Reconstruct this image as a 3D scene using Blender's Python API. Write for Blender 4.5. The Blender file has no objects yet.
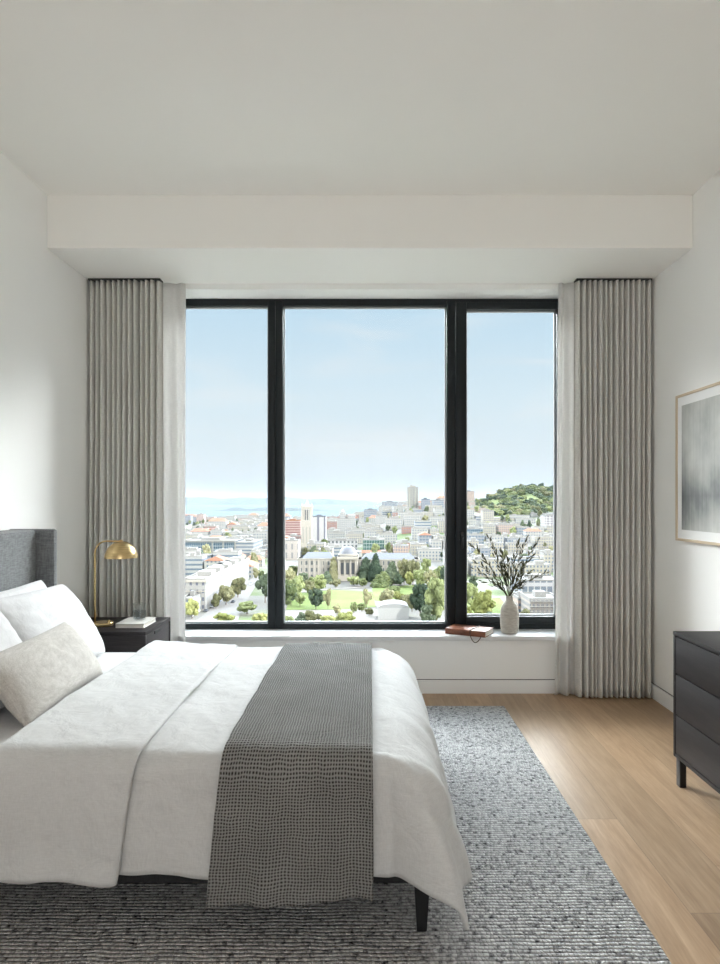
import bpy, bmesh, math, random
import numpy as np
from mathutils import Vector, Matrix, noise as mnoise

random.seed(7)
PI = math.pi
scene = bpy.context.scene
COL = scene.collection
F = 650.0; VX, VY = 370.0, 500.0; CZ = 1.394     # photograph's perspective, used to work out real sizes

# ------------------------------------------------------------------ helpers
def tag(o, label=None, cat=None, group=None, kind=None):
    if label: o['label'] = label
    if cat: o['category'] = cat
    if group: o['group'] = group
    if kind: o['kind'] = kind
    return o

def empty(name, loc, label=None, cat=None, group=None, kind=None, rz=0.0):
    o = bpy.data.objects.new(name, None)
    o.empty_display_size = 0.1
    COL.objects.link(o)
    o.location = loc; o.rotation_euler = (0, 0, rz)
    return tag(o, label, cat, group, kind)

def fin(name, bm, mats, parent=None, loc=None, smooth=False, rz=0.0, auto=None):
    me = bpy.data.meshes.new(name)
    bm.normal_update()
    bm.to_mesh(me); bm.free()
    return fin_me(name, me, mats, parent, loc, smooth, rz, auto)

def fin_me(name, me, mats, parent=None, loc=None, smooth=False, rz=0.0, auto=None):
    if not isinstance(mats, (list, tuple)): mats = [mats]
    for m in mats: me.materials.append(m)
    if smooth or auto:
        for p in me.polygons: p.use_smooth = True
    if auto:
        me.set_sharp_from_angle(angle=math.radians(auto))
    o = bpy.data.objects.new(name, me)
    COL.objects.link(o)
    if parent: o.parent = parent
    if loc: o.location = loc
    if rz: o.rotation_euler = (0, 0, rz)
    return o

def box(bm, x0, x1, y0, y1, z0, z1, bev=0.0, mi=0, seg=2):
    r = bmesh.ops.create_cube(bm, size=1.0)
    vs = r['verts']
    for v in vs:
        v.co = Vector((x0 + (v.co.x + .5) * (x1 - x0), y0 + (v.co.y + .5) * (y1 - y0), z0 + (v.co.z + .5) * (z1 - z0)))
    fs = set(f for v in vs for f in v.link_faces)
    if bev > 0:
        es = list(set(e for v in vs for e in v.link_edges))
        rr = bmesh.ops.bevel(bm, geom=es, offset=bev, segments=seg, affect='EDGES', profile=.5)
        fs = set(rr['faces']) | set(f for f in fs if f.is_valid)
    for f in fs:
        if f.is_valid: f.material_index = mi
    return fs

def nb(): return bmesh.new()

def boxo(name, x0, x1, y0, y1, z0, z1, mat, parent=None, bev=0.0, auto=None):
    """box object in world coordinates with its origin at its base centre (or parent's frame)"""
    bm = nb()
    cx, cy = (x0 + x1) / 2, (y0 + y1) / 2
    box(bm, x0 - cx, x1 - cx, y0 - cy, y1 - cy, 0, z1 - z0, bev)
    loc = Vector((cx, cy, z0))
    if parent: loc = loc - parent.location
    return fin(name, bm, mat, parent, loc, auto=auto or (35 if bev else None))

def lathe(bm, prof, n=48, c=(0, 0), mi=0, closed=False):
    rings = []
    for r, z in prof:
        if r < 1e-6: rings.append([bm.verts.new((c[0], c[1], z))])
        else: rings.append([bm.verts.new((c[0] + r * math.cos(2 * PI * i / n), c[1] + r * math.sin(2 * PI * i / n), z)) for i in range(n)])
    for a, b in zip(rings, rings[1:]):
        for i in range(n):
            j = (i + 1) % n
            if len(a) == 1 and len(b) == 1: continue
            if len(a) == 1: f = bm.faces.new((a[0], b[i], b[j]))
            elif len(b) == 1: f = bm.faces.new((a[i], b[0], a[j]))
            else: f = bm.faces.new((a[i], b[i], b[j], a[j]))
            f.material_index = mi
    bmesh.ops.recalc_face_normals(bm, faces=bm.faces)

def tube(bm, pts, rad, n=10, mi=0, cap=True):
    pts = [Vector(p) for p in pts]
    rads = rad if isinstance(rad, (list, tuple)) else [rad] * len(pts)
    up = Vector((0, 0, 1)); rings = []
    prev = None
    for i, p in enumerate(pts):
        t = (pts[min(i + 1, len(pts) - 1)] - pts[max(i - 1, 0)]).normalized()
        if prev is None:
            a = t.cross(up)
            if a.length < .05: a = t.cross(Vector((1, 0, 0)))
            a.normalize()
        else:
            a = (prev - t * prev.dot(t)).normalized()
        prev = a
        b = t.cross(a)
        rings.append([bm.verts.new(p + (a * math.cos(2 * PI * k / n) + b * math.sin(2 * PI * k / n)) * rads[i]) for k in range(n)])
    for A, B in zip(rings, rings[1:]):
        for k in range(n):
            f = bm.faces.new((A[k], A[(k + 1) % n], B[(k + 1) % n], B[k])); f.material_index = mi
    if cap:
        bm.faces.new(rings[0][::-1]).material_index = mi; bm.faces.new(rings[-1]).material_index = mi

def grid_mesh(name, P, uv=None, closed_u=False):
    """P: (nu, nv, 3) array -> mesh, optional uv (nu,nv,2)"""
    nu, nv = P.shape[:2]
    me = bpy.data.meshes.new(name)
    idx = np.arange(nu * nv).reshape(nu, nv)
    a = idx[:-1, :-1].ravel(); b = idx[1:, :-1].ravel(); c = idx[1:, 1:].ravel(); d = idx[:-1, 1:].ravel()
    q = np.stack([a, b, c, d], 1)
    me.vertices.add(nu * nv); me.vertices.foreach_set('co', P.reshape(-1).astype(np.float32))
    me.loops.add(q.size); me.polygons.add(len(q))
    me.polygons.foreach_set('loop_start', np.arange(len(q)) * 4)
    me.loops.foreach_set('vertex_index', q.ravel())
    me.update(calc_edges=True); me.validate()
    if uv is not None:
        l = me.uv_layers.new(name='UVMap')
        vi = np.empty(len(me.loops), np.int32); me.loops.foreach_get('vertex_index', vi)
        l.data.foreach_set('uv', uv.reshape(-1, 2)[vi].ravel().astype(np.float32))
    return me

def solidify(o, t, off=-1):
    m = o.modifiers.new('Solidify', 'SOLIDIFY'); m.thickness = t; m.offset = off
    return m

# ------------------------------------------------------------------ materials
class MT:
    def __init__(s, name, col=(.8, .8, .8), rough=.6, metal=0.0, spec=.5):
        s.m = bpy.data.materials.new(name); s.m.use_nodes = True
        s.t = s.m.node_tree; s.n = s.t.nodes; s.l = s.t.links
        s.b = s.n['Principled BSDF']; s.o = s.n['Material Output']
        s.b.inputs['Base Color'].default_value = (*col, 1)
        s.b.inputs['Roughness'].default_value = rough
        s.b.inputs['Metallic'].default_value = metal
        s.b.inputs['Specular IOR Level'].default_value = spec
    def node(s, t, **kw):
        n = s.n.new(t)
        for k, v in kw.items():
            if k.startswith('i_'):
                key = k[2:].replace('_', ' ')
                n.inputs[key].default_value = v
            else: setattr(n, k, v)
        return n
    def val(s, x):
        return x
    def math(s, op, a, b=None, c=None, clamp=False):
        n = s.n.new('ShaderNodeMath'); n.operation = op; n.use_clamp = clamp
        for i, x in enumerate((a, b, c)):
            if x is None: continue
            if isinstance(x, (int, float)): n.inputs[i].default_value = x
            else: s.l.new(x, n.inputs[i])
        return n.outputs[0]
    def coord(s, which='Object', scale=(1, 1, 1), rot=(0, 0, 0)):
        tc = s.n.new('ShaderNodeTexCoord'); mp = s.n.new('ShaderNodeMapping')
        mp.inputs['Scale'].default_value = scale; mp.inputs['Rotation'].default_value = rot
        s.l.new(tc.outputs[which], mp.inputs[0])
        return mp.outputs[0]
    def noise(s, vec, scale=5, detail=3, rough=.5, dist=0.0):
        n = s.n.new('ShaderNodeTexNoise'); n.inputs['Scale'].default_value = scale
        n.inputs['Detail'].default_value = detail; n.inputs['Roughness'].default_value = rough
        n.inputs['Distortion'].default_value = dist
        if vec is not None: s.l.new(vec, n.inputs['Vector'])
        return n.outputs['Fac']
    def ramp(s, fac, stops, interp='LINEAR'):
        r = s.n.new('ShaderNodeValToRGB'); cr = r.color_ramp; cr.interpolation = interp
        while len(cr.elements) < len(stops): cr.elements.new(.5)
        for e, (p, c) in zip(cr.elements, stops):
            e.position = p; e.color = (*c, 1) if len(c) == 3 else c
        s.l.new(fac, r.inputs[0]); return r.outputs[0]
    def mix(s, fac, a, b, blend='MIX'):
        n = s.n.new('ShaderNodeMix'); n.data_type = 'RGBA'; n.blend_type = blend
        for i, x in ((0, fac), (6, a), (7, b)):
            if isinstance(x, (int, float)): n.inputs[i].default_value = x
            elif isinstance(x, tuple): n.inputs[i].default_value = (*x, 1)
            else: s.l.new(x, n.inputs[i])
        return n.outputs[2]
    def base(s, c): s.l.new(c, s.b.inputs['Base Color'])
    def rough(s, c): s.l.new(c, s.b.inputs['Roughness'])
    def bump(s, h, strength=.3, dist=.01):
        n = s.n.new('ShaderNodeBump'); n.inputs['Strength'].default_value = strength
        n.inputs['Distance'].default_value = dist
        s.l.new(h, n.inputs['Height'])
        for k in s.b.inputs['Normal'].links: s.l.new(k.from_socket, n.inputs['Normal'])
        s.l.new(n.outputs[0], s.b.inputs['Normal'])
    def translucent(s, amount, col):
        tr = s.n.new('ShaderNodeBsdfTranslucent'); tr.inputs[0].default_value = (*col, 1)
        mx = s.n.new('ShaderNodeMixShader'); mx.inputs[0].default_value = amount
        s.l.new(s.b.outputs[0], mx.inputs[1]); s.l.new(tr.outputs[0], mx.inputs[2])
        s.l.new(mx.outputs[0], s.o.inputs[0])

def m_plain(name, col, rough=.6, metal=0, spec=.5): return MT(name, col, rough, metal, spec).m

def m_paint(name, col):
    m = MT(name, col, .75, 0, .25)
    v = m.coord(); n = m.noise(v, 1.2, 3); m.base(m.mix(n, tuple(c * .985 for c in col), tuple(min(1, c * 1.012) for c in col)))
    m.bump(m.noise(v, 160, 2), .06, .002); return m.m

def m_fabric(name, c1, c2, scale=220, rough=.95, bump=.3, dist=.001, transl=0, wr=0):
    m = MT(name, c1, rough, 0, .15)
    v = m.coord()
    sx = m.coord(scale=(1, 1, .12)); sz = m.coord(scale=(.12, .12, 1))
    a = m.noise(sx, scale * 1.2, 2, .6); b = m.noise(sz, scale * 1.2, 2, .6)
    w = m.math('ADD', m.math('MULTIPLY', a, .5), m.math('MULTIPLY', b, .5))
    big = m.noise(v, 3.0, 3)
    f = m.math('ADD', m.math('MULTIPLY', w, .85), m.math('MULTIPLY', big, .15))
    m.base(m.ramp(f, [(.36, c1), (.64, c2)]))
    if wr: m.bump(m.noise(v, 9, 4, .55, .6), wr, .02)
    m.bump(w, bump, dist)
    m.b.inputs['Sheen Weight'].default_value = .15
    if transl: m.translucent(transl, c2)
    return m.m

def m_darkwood(name, axis='y', k=1.0):
    m = MT(name, (.03, .027, .028), .5, 0, .22)
    sc = {'y': (9, .6, 9), 'x': (.6, 9, 9), 'z': (9, 9, .6)}[axis]
    v = m.coord(scale=sc)
    n = m.noise(v, 6, 5, .6, .8); n2 = m.noise(v, 28, 3, .6)
    f = m.math('ADD', m.math('MULTIPLY', n, .6), m.math('MULTIPLY', n2, .4))
    m.base(m.ramp(f, [(.3, (.007 * k, .006 * k, .0065 * k)), (.55, (.015 * k, .0125 * k, .013 * k)), (.75, (.032 * k, .026 * k, .026 * k))]))
    m.bump(f, .25, .001); return m.m

M = {}
M['wall'] = m_paint('wall_paint', (.92, .915, .895))
M['ceiling'] = m_paint('ceiling_paint', (.93, .915, .88))
M['trim'] = m_paint('trim_paint', (.87, .87, .86))
M['sill'] = MT('sill_paint', (.70, .70, .70), .35, 0, .4).m
M['frame'] = m_plain('window_frame_dark', (.007, .0105, .0125), .42, 0, .3)
M['bead'] = m_plain('glazing_bead', (.45, .46, .47), .4, .3)
M['track'] = m_plain('track_dark', (.03, .03, .03), .5)
M['darkwood'] = m_darkwood('dark_stained_wood', 'y')
M['darkwood_x'] = m_darkwood('dark_stained_wood_across', 'x')
M['nsw'] = m_darkwood('nightstand_dark_wood', 'y', 2.2); M['nsw_x'] = m_darkwood('nightstand_dark_wood_across', 'x', 2.0)
M['blackleg'] = m_plain('black_wood_leg', (.012, .012, .013), .4)
M['sheet'] = m_fabric('white_sheet', (.58, .58, .58), (.66, .66, .66), 300, .9, .15, .0006, 0, .25)
M['duvet'] = m_fabric('white_linen_duvet', (.565, .565, .56), (.65, .65, .645), 260, .92, .3, .0009, 0, .5)
M['pillow'] = m_fabric('white_pillow_cotton', (.62, .62, .625), (.70, .70, .705), 300, .9, .15, .0006, 0, .35)
M['linen'] = m_fabric('oatmeal_linen', (.42, .395, .36), (.60, .575, .54), 210, .95, .6, .0012, 0, .06)
M['head'] = m_fabric('grey_headboard_wool', (.10, .104, .108), (.24, .245, .25), 190, .95, .5, .0012)
M['curtain'] = m_fabric('greige_curtain_linen', (.60, .585, .55), (.80, .785, .75), 260, .95, .35, .001, .10)
M['lit_edge'] = m_fabric('lit_edge_linen', (.70, .69, .675), (.84, .83, .815), 260, .95, .35, .001, .35)  # curtain linen made paler to paint window light on its leading edge
M['leather'] = None

# brass
m = MT('brushed_brass', (.62, .45, .21), .3, 1.0)
m.base(m.ramp(m.noise(m.coord(scale=(1, 1, 12)), 12, 3), [(.3, (.50, .36, .17)), (.7, (.72, .54, .28))])); M['brass'] = m.m

# oak floor: planks running towards the window
m = MT('oak_floor', (.5, .36, .22), .42, 0, .4)
tc = m.n.new('ShaderNodeTexCoord'); sp = m.n.new('ShaderNodeSeparateXYZ'); m.l.new(tc.outputs['Object'], sp.inputs[0])
PW = .235
u = m.math('DIVIDE', m.math('ADD', sp.outputs[0], 5.03), PW); ui = m.math('FLOOR', u); uf = m.math('FRACT', u)
wn = m.n.new('ShaderNodeTexWhiteNoise'); wn.noise_dimensions = '1D'; m.l.new(ui, wn.inputs['W'])
vv = m.math('DIVIDE', m.math('ADD', sp.outputs[1], m.math('MULTIPLY', wn.outputs[0], 7.0)), 2.1)
vi = m.math('FLOOR', vv); vf = m.math('FRACT', vv)
wn2 = m.n.new('ShaderNodeTexWhiteNoise'); wn2.noise_dimensions = '2D'
cb = m.n.new('ShaderNodeCombineXYZ'); m.l.new(ui, cb.inputs[0]); m.l.new(vi, cb.inputs[1]); m.l.new(cb.outputs[0], wn2.inputs['Vector'])
ofs = m.n.new('ShaderNodeVectorMath'); ofs.operation = 'MULTIPLY_ADD'
m.l.new(wn2.outputs['Color'], ofs.inputs[0]); ofs.inputs[1].default_value = (30, 30, 30); m.l.new(tc.outputs['Object'], ofs.inputs[2])
mp = m.n.new('ShaderNodeMapping'); mp.inputs['Scale'].default_value = (11, .75, 1); m.l.new(ofs.outputs[0], mp.inputs[0])
g1 = m.noise(mp.outputs[0], 2.2, 6, .6, 1.2); g2 = m.noise(mp.outputs[0], 14, 4, .65)
grain = m.math('ADD', m.math('MULTIPLY', g1, .65), m.math('MULTIPLY', g2, .35))
c = m.ramp(grain, [(.28, (.25, .155, .088)), (.5, (.36, .242, .148)), (.72, (.46, .325, .21))])
tone = m.ramp(wn2.outputs[0], [(0, (.78, .77, .76)), (.5, (.95, .95, .94)), (1, (1.14, 1.12, 1.10))])
c = m.mix(1.0, c, tone, 'MULTIPLY')
vo = m.n.new('ShaderNodeTexVoronoi'); mp2 = m.n.new('ShaderNodeMapping'); mp2.inputs['Scale'].default_value = (2.6, 1.1, 1)
m.l.new(tc.outputs['Object'], mp2.inputs[0]); m.l.new(mp2.outputs[0], vo.inputs['Vector']); vo.inputs['Scale'].default_value = 1.6
knot = m.ramp(vo.outputs['Distance'], [(0.0, (.35, .35, .35)), (.055, (.72, .70, .68)), (.11, (1, 1, 1))])
c = m.mix(.8, c, knot, 'MULTIPLY')
e1 = m.math('LESS_THAN', uf, .010); e2 = m.math('LESS_THAN', vf, .0014)
edge = m.math('MAXIMUM', e1, e2)
c = m.mix(m.math('MULTIPLY', edge, .85), c, (.20, .13, .08)); m.base(c)
m.rough(m.math('ADD', m.math('MULTIPLY', grain, .18), .33))
m.bump(m.math('SUBTRACT', m.math('MULTIPLY', grain, .25), edge), .35, .0012); M['floor'] = m.m

# chunky heathered wool rug
m = MT('heathered_wool_rug', (.5, .5, .5), 1.0, 0, .1)
tc = m.n.new('ShaderNodeTexCoord'); sp = m.n.new('ShaderNodeSeparateXYZ'); m.l.new(tc.outputs['Object'], sp.inputs[0])
wob = m.noise(tc.outputs['Object'], 9, 2)
yy = m.math('ADD', sp.outputs[1], m.math('MULTIPLY', m.math('SUBTRACT', wob, .5), .018))
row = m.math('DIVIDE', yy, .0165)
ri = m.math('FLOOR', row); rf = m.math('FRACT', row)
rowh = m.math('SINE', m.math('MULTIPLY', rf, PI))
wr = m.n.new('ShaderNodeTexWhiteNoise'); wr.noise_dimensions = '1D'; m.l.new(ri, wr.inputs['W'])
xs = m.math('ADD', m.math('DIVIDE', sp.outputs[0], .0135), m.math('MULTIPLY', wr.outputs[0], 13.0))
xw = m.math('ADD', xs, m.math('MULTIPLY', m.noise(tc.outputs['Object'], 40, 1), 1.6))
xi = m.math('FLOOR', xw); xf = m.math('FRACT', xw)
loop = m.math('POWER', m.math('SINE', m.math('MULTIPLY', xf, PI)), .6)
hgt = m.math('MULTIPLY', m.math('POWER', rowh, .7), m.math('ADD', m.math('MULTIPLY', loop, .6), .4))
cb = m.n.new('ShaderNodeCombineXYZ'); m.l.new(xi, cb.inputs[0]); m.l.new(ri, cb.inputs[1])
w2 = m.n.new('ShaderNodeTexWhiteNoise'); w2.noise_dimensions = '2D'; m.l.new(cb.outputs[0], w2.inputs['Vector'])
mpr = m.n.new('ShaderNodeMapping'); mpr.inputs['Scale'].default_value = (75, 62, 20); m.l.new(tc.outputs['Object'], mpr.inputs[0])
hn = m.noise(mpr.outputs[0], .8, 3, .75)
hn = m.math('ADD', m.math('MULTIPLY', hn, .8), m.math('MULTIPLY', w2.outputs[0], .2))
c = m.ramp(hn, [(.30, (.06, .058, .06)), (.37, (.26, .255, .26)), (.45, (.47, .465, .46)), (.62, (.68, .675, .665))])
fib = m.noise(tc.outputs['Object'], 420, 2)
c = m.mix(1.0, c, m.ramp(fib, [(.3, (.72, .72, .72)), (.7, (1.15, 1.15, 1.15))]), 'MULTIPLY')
c = m.mix(m.math('MULTIPLY', m.math('SUBTRACT', 1.0, m.math('MULTIPLY', hgt, 1.6, None, True)), .75), c, (.10, .095, .09))  # shade between rows and loops, darkened in the colour
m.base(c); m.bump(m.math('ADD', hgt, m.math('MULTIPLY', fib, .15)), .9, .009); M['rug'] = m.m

# waffle throw, pattern from cloth UV in metres
m = MT('waffle_knit_grey', (.3, .3, .3), 1.0, 0, .12)
tc = m.n.new('ShaderNodeTexCoord'); sp = m.n.new('ShaderNodeSeparateXYZ')
dn = m.n.new('ShaderNodeTexNoise'); dn.inputs['Scale'].default_value = 26; dn.inputs['Detail'].default_value = 2; m.l.new(tc.outputs['UV'], dn.inputs['Vector'])
dv = m.n.new('ShaderNodeVectorMath'); dv.operation = 'MULTIPLY_ADD'; m.l.new(dn.outputs['Color'], dv.inputs[0]); dv.inputs[1].default_value = (.010, .010, 0); m.l.new(tc.outputs['UV'], dv.inputs[2]); m.l.new(dv.outputs[0], sp.inputs[0])
def cell(coord, size):
    f = m.math('FRACT', m.math('DIVIDE', coord, size))
    return m.math('SINE', m.math('MULTIPLY', f, PI))
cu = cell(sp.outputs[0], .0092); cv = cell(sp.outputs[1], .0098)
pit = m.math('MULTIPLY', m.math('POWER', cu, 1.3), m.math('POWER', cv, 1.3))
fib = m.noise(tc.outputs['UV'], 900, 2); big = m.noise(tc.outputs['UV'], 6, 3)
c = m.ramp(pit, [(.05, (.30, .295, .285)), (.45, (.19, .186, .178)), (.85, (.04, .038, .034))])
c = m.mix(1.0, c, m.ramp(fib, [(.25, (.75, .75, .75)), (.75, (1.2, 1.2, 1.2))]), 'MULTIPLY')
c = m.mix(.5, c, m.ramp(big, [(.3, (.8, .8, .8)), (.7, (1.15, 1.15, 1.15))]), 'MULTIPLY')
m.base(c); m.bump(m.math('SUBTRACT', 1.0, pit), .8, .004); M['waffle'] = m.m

# leather
m = MT('tan_leather', (.22, .07, .03), .42, 0, .5)
v = m.coord(); m.base(m.ramp(m.noise(v, 14, 4), [(.3, (.11, .03, .012)), (.7, (.25, .08, .033))])); m.bump(m.noise(v, 260, 3), .3, .001); M['leather'] = m.m
M['cord'] = m_plain('dark_leather_cord', (.03, .015, .01), .6)
m = MT('page_edges', (.75, .72, .66), .8); v = m.coord(scale=(1, 1, 60)); m.base(m.ramp(m.noise(v, 8, 2), [(.35, (.55, .52, .46)), (.65, (.82, .79, .73))])); M['pages'] = m.m
M['boardcover'] = MT('ivory_book_cloth', (.78, .76, .72), .7, 0, .3).m
# speckled stoneware vase
m = MT('stoneware', (.5, .46, .4), .75, 0, .3); v = m.coord(scale=(1, 1, 3))
m.base(m.ramp(m.noise(v, 30, 5, .7), [(.3, (.36, .325, .275)), (.6, (.52, .485, .43)), (.8, (.60, .565, .51))])); m.bump(m.noise(m.coord(), 90, 4), .5, .0015); M['vase'] = m.m
m = MT('olive_leaf', (.10, .10, .045), .7, 0, .2); oi = m.coord()
m.base(m.ramp(m.noise(oi, 26, 2), [(.42, (.010, .010, .007)), (.58, (.04, .038, .02)), (.75, (.20, .19, .12))])); m.translucent(.08, (.16, .16, .07)); M['oliveleaf'] = m.m
M['twig'] = m_plain('olive_twig', (.09, .075, .045), .8)
# glass
def thin_glass(name, tint, ior, rough=0.0):
    m = MT(name); m.n.remove(m.b)
    tr = m.n.new('ShaderNodeBsdfTransparent'); tr.inputs[0].default_value = (*tint, 1)
    gl = m.n.new('ShaderNodeBsdfGlossy'); gl.inputs['Roughness'].default_value = rough
    lw = m.n.new('ShaderNodeLayerWeight'); lw.inputs[0].default_value = .5
    fr = m.math('ADD', m.math('MULTIPLY', m.math('POWER', lw.outputs['Facing'], 4.0), .55), .03 * ior)
    mx = m.n.new('ShaderNodeMixShader'); m.l.new(fr, mx.inputs[0]); m.l.new(tr.outputs[0], mx.inputs[1]); m.l.new(gl.outputs[0], mx.inputs[2])
    m.l.new(mx.outputs[0], m.o.inputs[0]); return m.m
M['glass'] = thin_glass('drinking_glass', (.95, .96, .96), 1.5); M['water'] = thin_glass('water', (.72, .74, .76), 1.33)
m = MT('window_glass'); m.n.remove(m.b)
tr = m.n.new('ShaderNodeBsdfTransparent'); tr.inputs[0].default_value = (.97, .985, .98, 1)
gl = m.n.new('ShaderNodeBsdfGlossy'); gl.inputs['Roughness'].default_value = 0
fr = m.n.new('ShaderNodeFresnel'); fr.inputs[0].default_value = 1.12
mx = m.n.new('ShaderNodeMixShader'); m.l.new(fr.outputs[0], mx.inputs[0]); m.l.new(tr.outputs[0], mx.inputs[1]); m.l.new(gl.outputs[0], mx.inputs[2])
m.l.new(mx.outputs[0], m.o.inputs[0]); M['pane'] = m.m
M['oakframe'] = MT('pale_oak_frame', (.62, .50, .36), .5).m
M['mat'] = m_plain('white_mat_board', (.84, .84, .83), .8)
# soft abstract print
m = MT('abstract_print', (.5, .5, .48), .45, 0, .5)
tc = m.n.new('ShaderNodeTexCoord'); sp = m.n.new('ShaderNodeSeparateXYZ'); m.l.new(tc.outputs['UV'], sp.inputs[0])
mpv = m.n.new('ShaderNodeMapping'); mpv.inputs['Scale'].default_value = (3.2, 1.5, 1); m.l.new(tc.outputs['UV'], mpv.inputs[0])
mpf = m.n.new('ShaderNodeMapping'); mpf.inputs['Scale'].default_value = (55, 1.2, 1); m.l.new(tc.outputs['UV'], mpf.inputs[0])
n1 = m.noise(mpv.outputs[0], 1.3, 4, .55); n2 = m.noise(mpf.outputs[0], 1.0, 3)
low = m.math('SUBTRACT', 1.0, m.math('MULTIPLY', m.math('ABSOLUTE', m.math('SUBTRACT', sp.outputs[1], .27)), 4.0), None, True)
low = m.math('MAXIMUM', m.math('SUBTRACT', 1.0, m.math('MULTIPLY', m.math('ABSOLUTE', m.math('SUBTRACT', sp.outputs[1], .27)), 4.0)), 0.0)
edg = m.math('MAXIMUM', m.math('SUBTRACT', 1.0, m.math('MULTIPLY', sp.outputs[0], 9.0)), 0.0)
f = m.math('SUBTRACT', m.math('ADD', m.math('MULTIPLY', n1, .75), m.math('MULTIPLY', n2, .22)), m.math('ADD', m.math('MULTIPLY', low, .26), m.math('MULTIPLY', edg, .16)))
m.base(m.ramp(f, [(.05, (.10, .11, .12)), (.22, (.22, .23, .23)), (.40, (.42, .425, .405)), (.6, (.60, .60, .57))])); M['art'] = m.m
M['bulb'] = m_plain('opal_bulb', (.8, .79, .75), .4)

# ------------------------------------------------------------------ room shell
XW = 2.0; CEIL = 3.283; WY = 4.69; SOF = 2.954; SY = 4.025; BACK = -2.4
def st(o): o['kind'] = 'structure'; return o

bm = nb(); box(bm, -2.15, 2.15, BACK - .2, 5.05, -.1, 0); floor = st(fin('floor', bm, M['floor']))
bm = nb(); box(bm, -2.15, 2.15, BACK - .2, 5.05, CEIL, CEIL + .12); st(fin('ceiling', bm, M['ceiling']))
bm = nb(); box(bm, -2.0, 2.0, SY, WY + .001, SOF, CEIL + .001, .003); st(fin('ceiling_soffit', bm, M['ceiling']))
bm = nb(); box(bm, -2.15, -2.0, BACK - .2, 5.05, 0, CEIL); st(fin('wall_left', bm, M['wall']))
bm = nb(); box(bm, 2.0, 2.15, BACK - .2, 5.05, 0, CEIL); st(fin('wall_right', bm, M['wall']))
WX0, WX1, WZ0, WZ1 = -1.56, 1.50, .387, 2.915
bm = nb()
box(bm, -2.0, WX0, WY, 5.05, 0, CEIL); box(bm, WX1, 2.0, WY, 5.05, 0, CEIL)
box(bm, WX0, WX1, WY, 5.05, 0, WZ0); box(bm, WX0, WX1, WY, 5.05, WZ1, CEIL)
st(fin('wall_window', bm, M['wall']))
# back wall (behind the camera) with an unseen window added for fill light
bm = nb()
BX0, BX1, BZ0, BZ1 = -1.1, 1.1, .75, 2.55
box(bm, -2.0, BX0, BACK - .2, BACK, 0, CEIL); box(bm, BX1, 2.0, BACK - .2, BACK, 0, CEIL)
box(bm, BX0, BX1, BACK - .2, BACK, 0, BZ0); box(bm, BX0, BX1, BACK - .2, BACK, BZ1, CEIL)
st(fin('wall_back', bm, M['wall']))
w2 = st(empty('added_back_window', (0, BACK - .1, BZ0)))
bm = nb()
for a in (BX0, -.03, BX1 - .06): box(bm, a, a + .06, -.03, .03, 0, BZ1 - BZ0)
box(bm, BX0, BX1, -.03, .03, 0, .06); box(bm, BX0, BX1, -.03, .03, BZ1 - BZ0 - .06, BZ1 - BZ0)
fin('window_frame', bm, M['frame'], w2)
# baseboards: flush boards with a thin dark strip above, painted as gap shade
def baseboard(name, x0, x1, y0, y1):
    bm = nb(); box(bm, x0, x1, y0, y1, 0, .096, .0015); st(fin(name, bm, M['trim']))
baseboard('baseboard_window', -1.984, 1.984, WY - .012, WY)
baseboard('baseboard_right', 1.984, 2.0, BACK, WY)
baseboard('baseboard_left', -2.0, -1.984, BACK, WY)
baseboard('baseboard_back', -1.984, 1.984, BACK, BACK + .012)
GAP = m_plain('gap_shade_dark', (.18, .175, .17), .9)
bm = nb(); box(bm, -1.99, 1.99, WY - .003, WY, .0965, .102); box(bm, 1.997, 2.0, BACK, WY, .0965, .102); box(bm, -2.0, -1.997, BACK, WY, .0965, .102)
st(fin('gap_shade_strip', bm, GAP))

# the big window
FY = 4.913
w1 = st(empty('window_1', (0, FY, .419)))
def wp(name, x0, x1, y0, y1, z0, z1, mat, bev=.003):
    return boxo(name, x0, x1, y0, y1, z0, z1, mat, w1, bev)
bm = nb()
def lb(x0, x1, y0, y1, z0, z1, bev=.003): box(bm, x0, x1, y0 - FY, y1 - FY, z0 - .419, z1 - .419, bev)
lb(-1.56, 1.50, FY, 5.0, 2.862, 2.925); lb(-1.56, 1.50, FY, 5.0, .414, .460); lb(-1.56, -1.49, FY, 5.0, .414, 2.925); lb(1.452, 1.50, FY, 5.0, .414, 2.925)
fin('window_frame', bm, M['frame'], w1)
wp('mullion', -.771, -.717, FY - .004, 5.0, .42, 2.90, M['frame']); wp('mullion', -.714, -.658, FY - .004, 5.0, .42, 2.90, M['frame'])
wp('mullion', .579, .645, FY - .004, 5.0, .42, 2.90, M['frame'])
def beads(name, x0, x1, z0, z1, y):
    bm = nb(); t = .010
    for (a, b, c, d) in ((x0, x0 + t, z0, z1), (x1 - t, x1, z0, z1), (x0, x1, z0, z0 + t), (x0, x1, z1 - t, z1)):
        box(bm, a, b, y - FY, y - FY + .02, c - .419, d - .419)
    fin(name, bm, M['bead'], w1)
beads('glazing_bead', -1.49, -.771, .460, 2.862, FY + .035); beads('glazing_bead', -.658, .579, .460, 2.862, FY + .035)
bm = nb(); SF = FY - .018
for (a, b, c, d) in ((.649, .728, .46, 2.885), (1.410, 1.48, .46, 2.885), (.728, 1.410, .46, .516), (.728, 1.410, 2.832, 2.885)):
    box(bm, a, b, SF - FY, .07, c - .419, d - .419, .004)
sash = fin('casement_sash', bm, M['frame'], w1, auto=35); sash['label'] = 'thicker opening frame on the right'
beads('glazing_bead', .728, 1.410, .516, 2.832, FY + .03)
for (a, b, c, d) in ((-1.49, -.782, .46, 2.862), (-.66, .567, .46, 2.862), (.728, 1.410, .516, 2.832)):
    wp('pane', a, b, FY + .045, FY + .051, c, d, M['pane'], 0)
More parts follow.
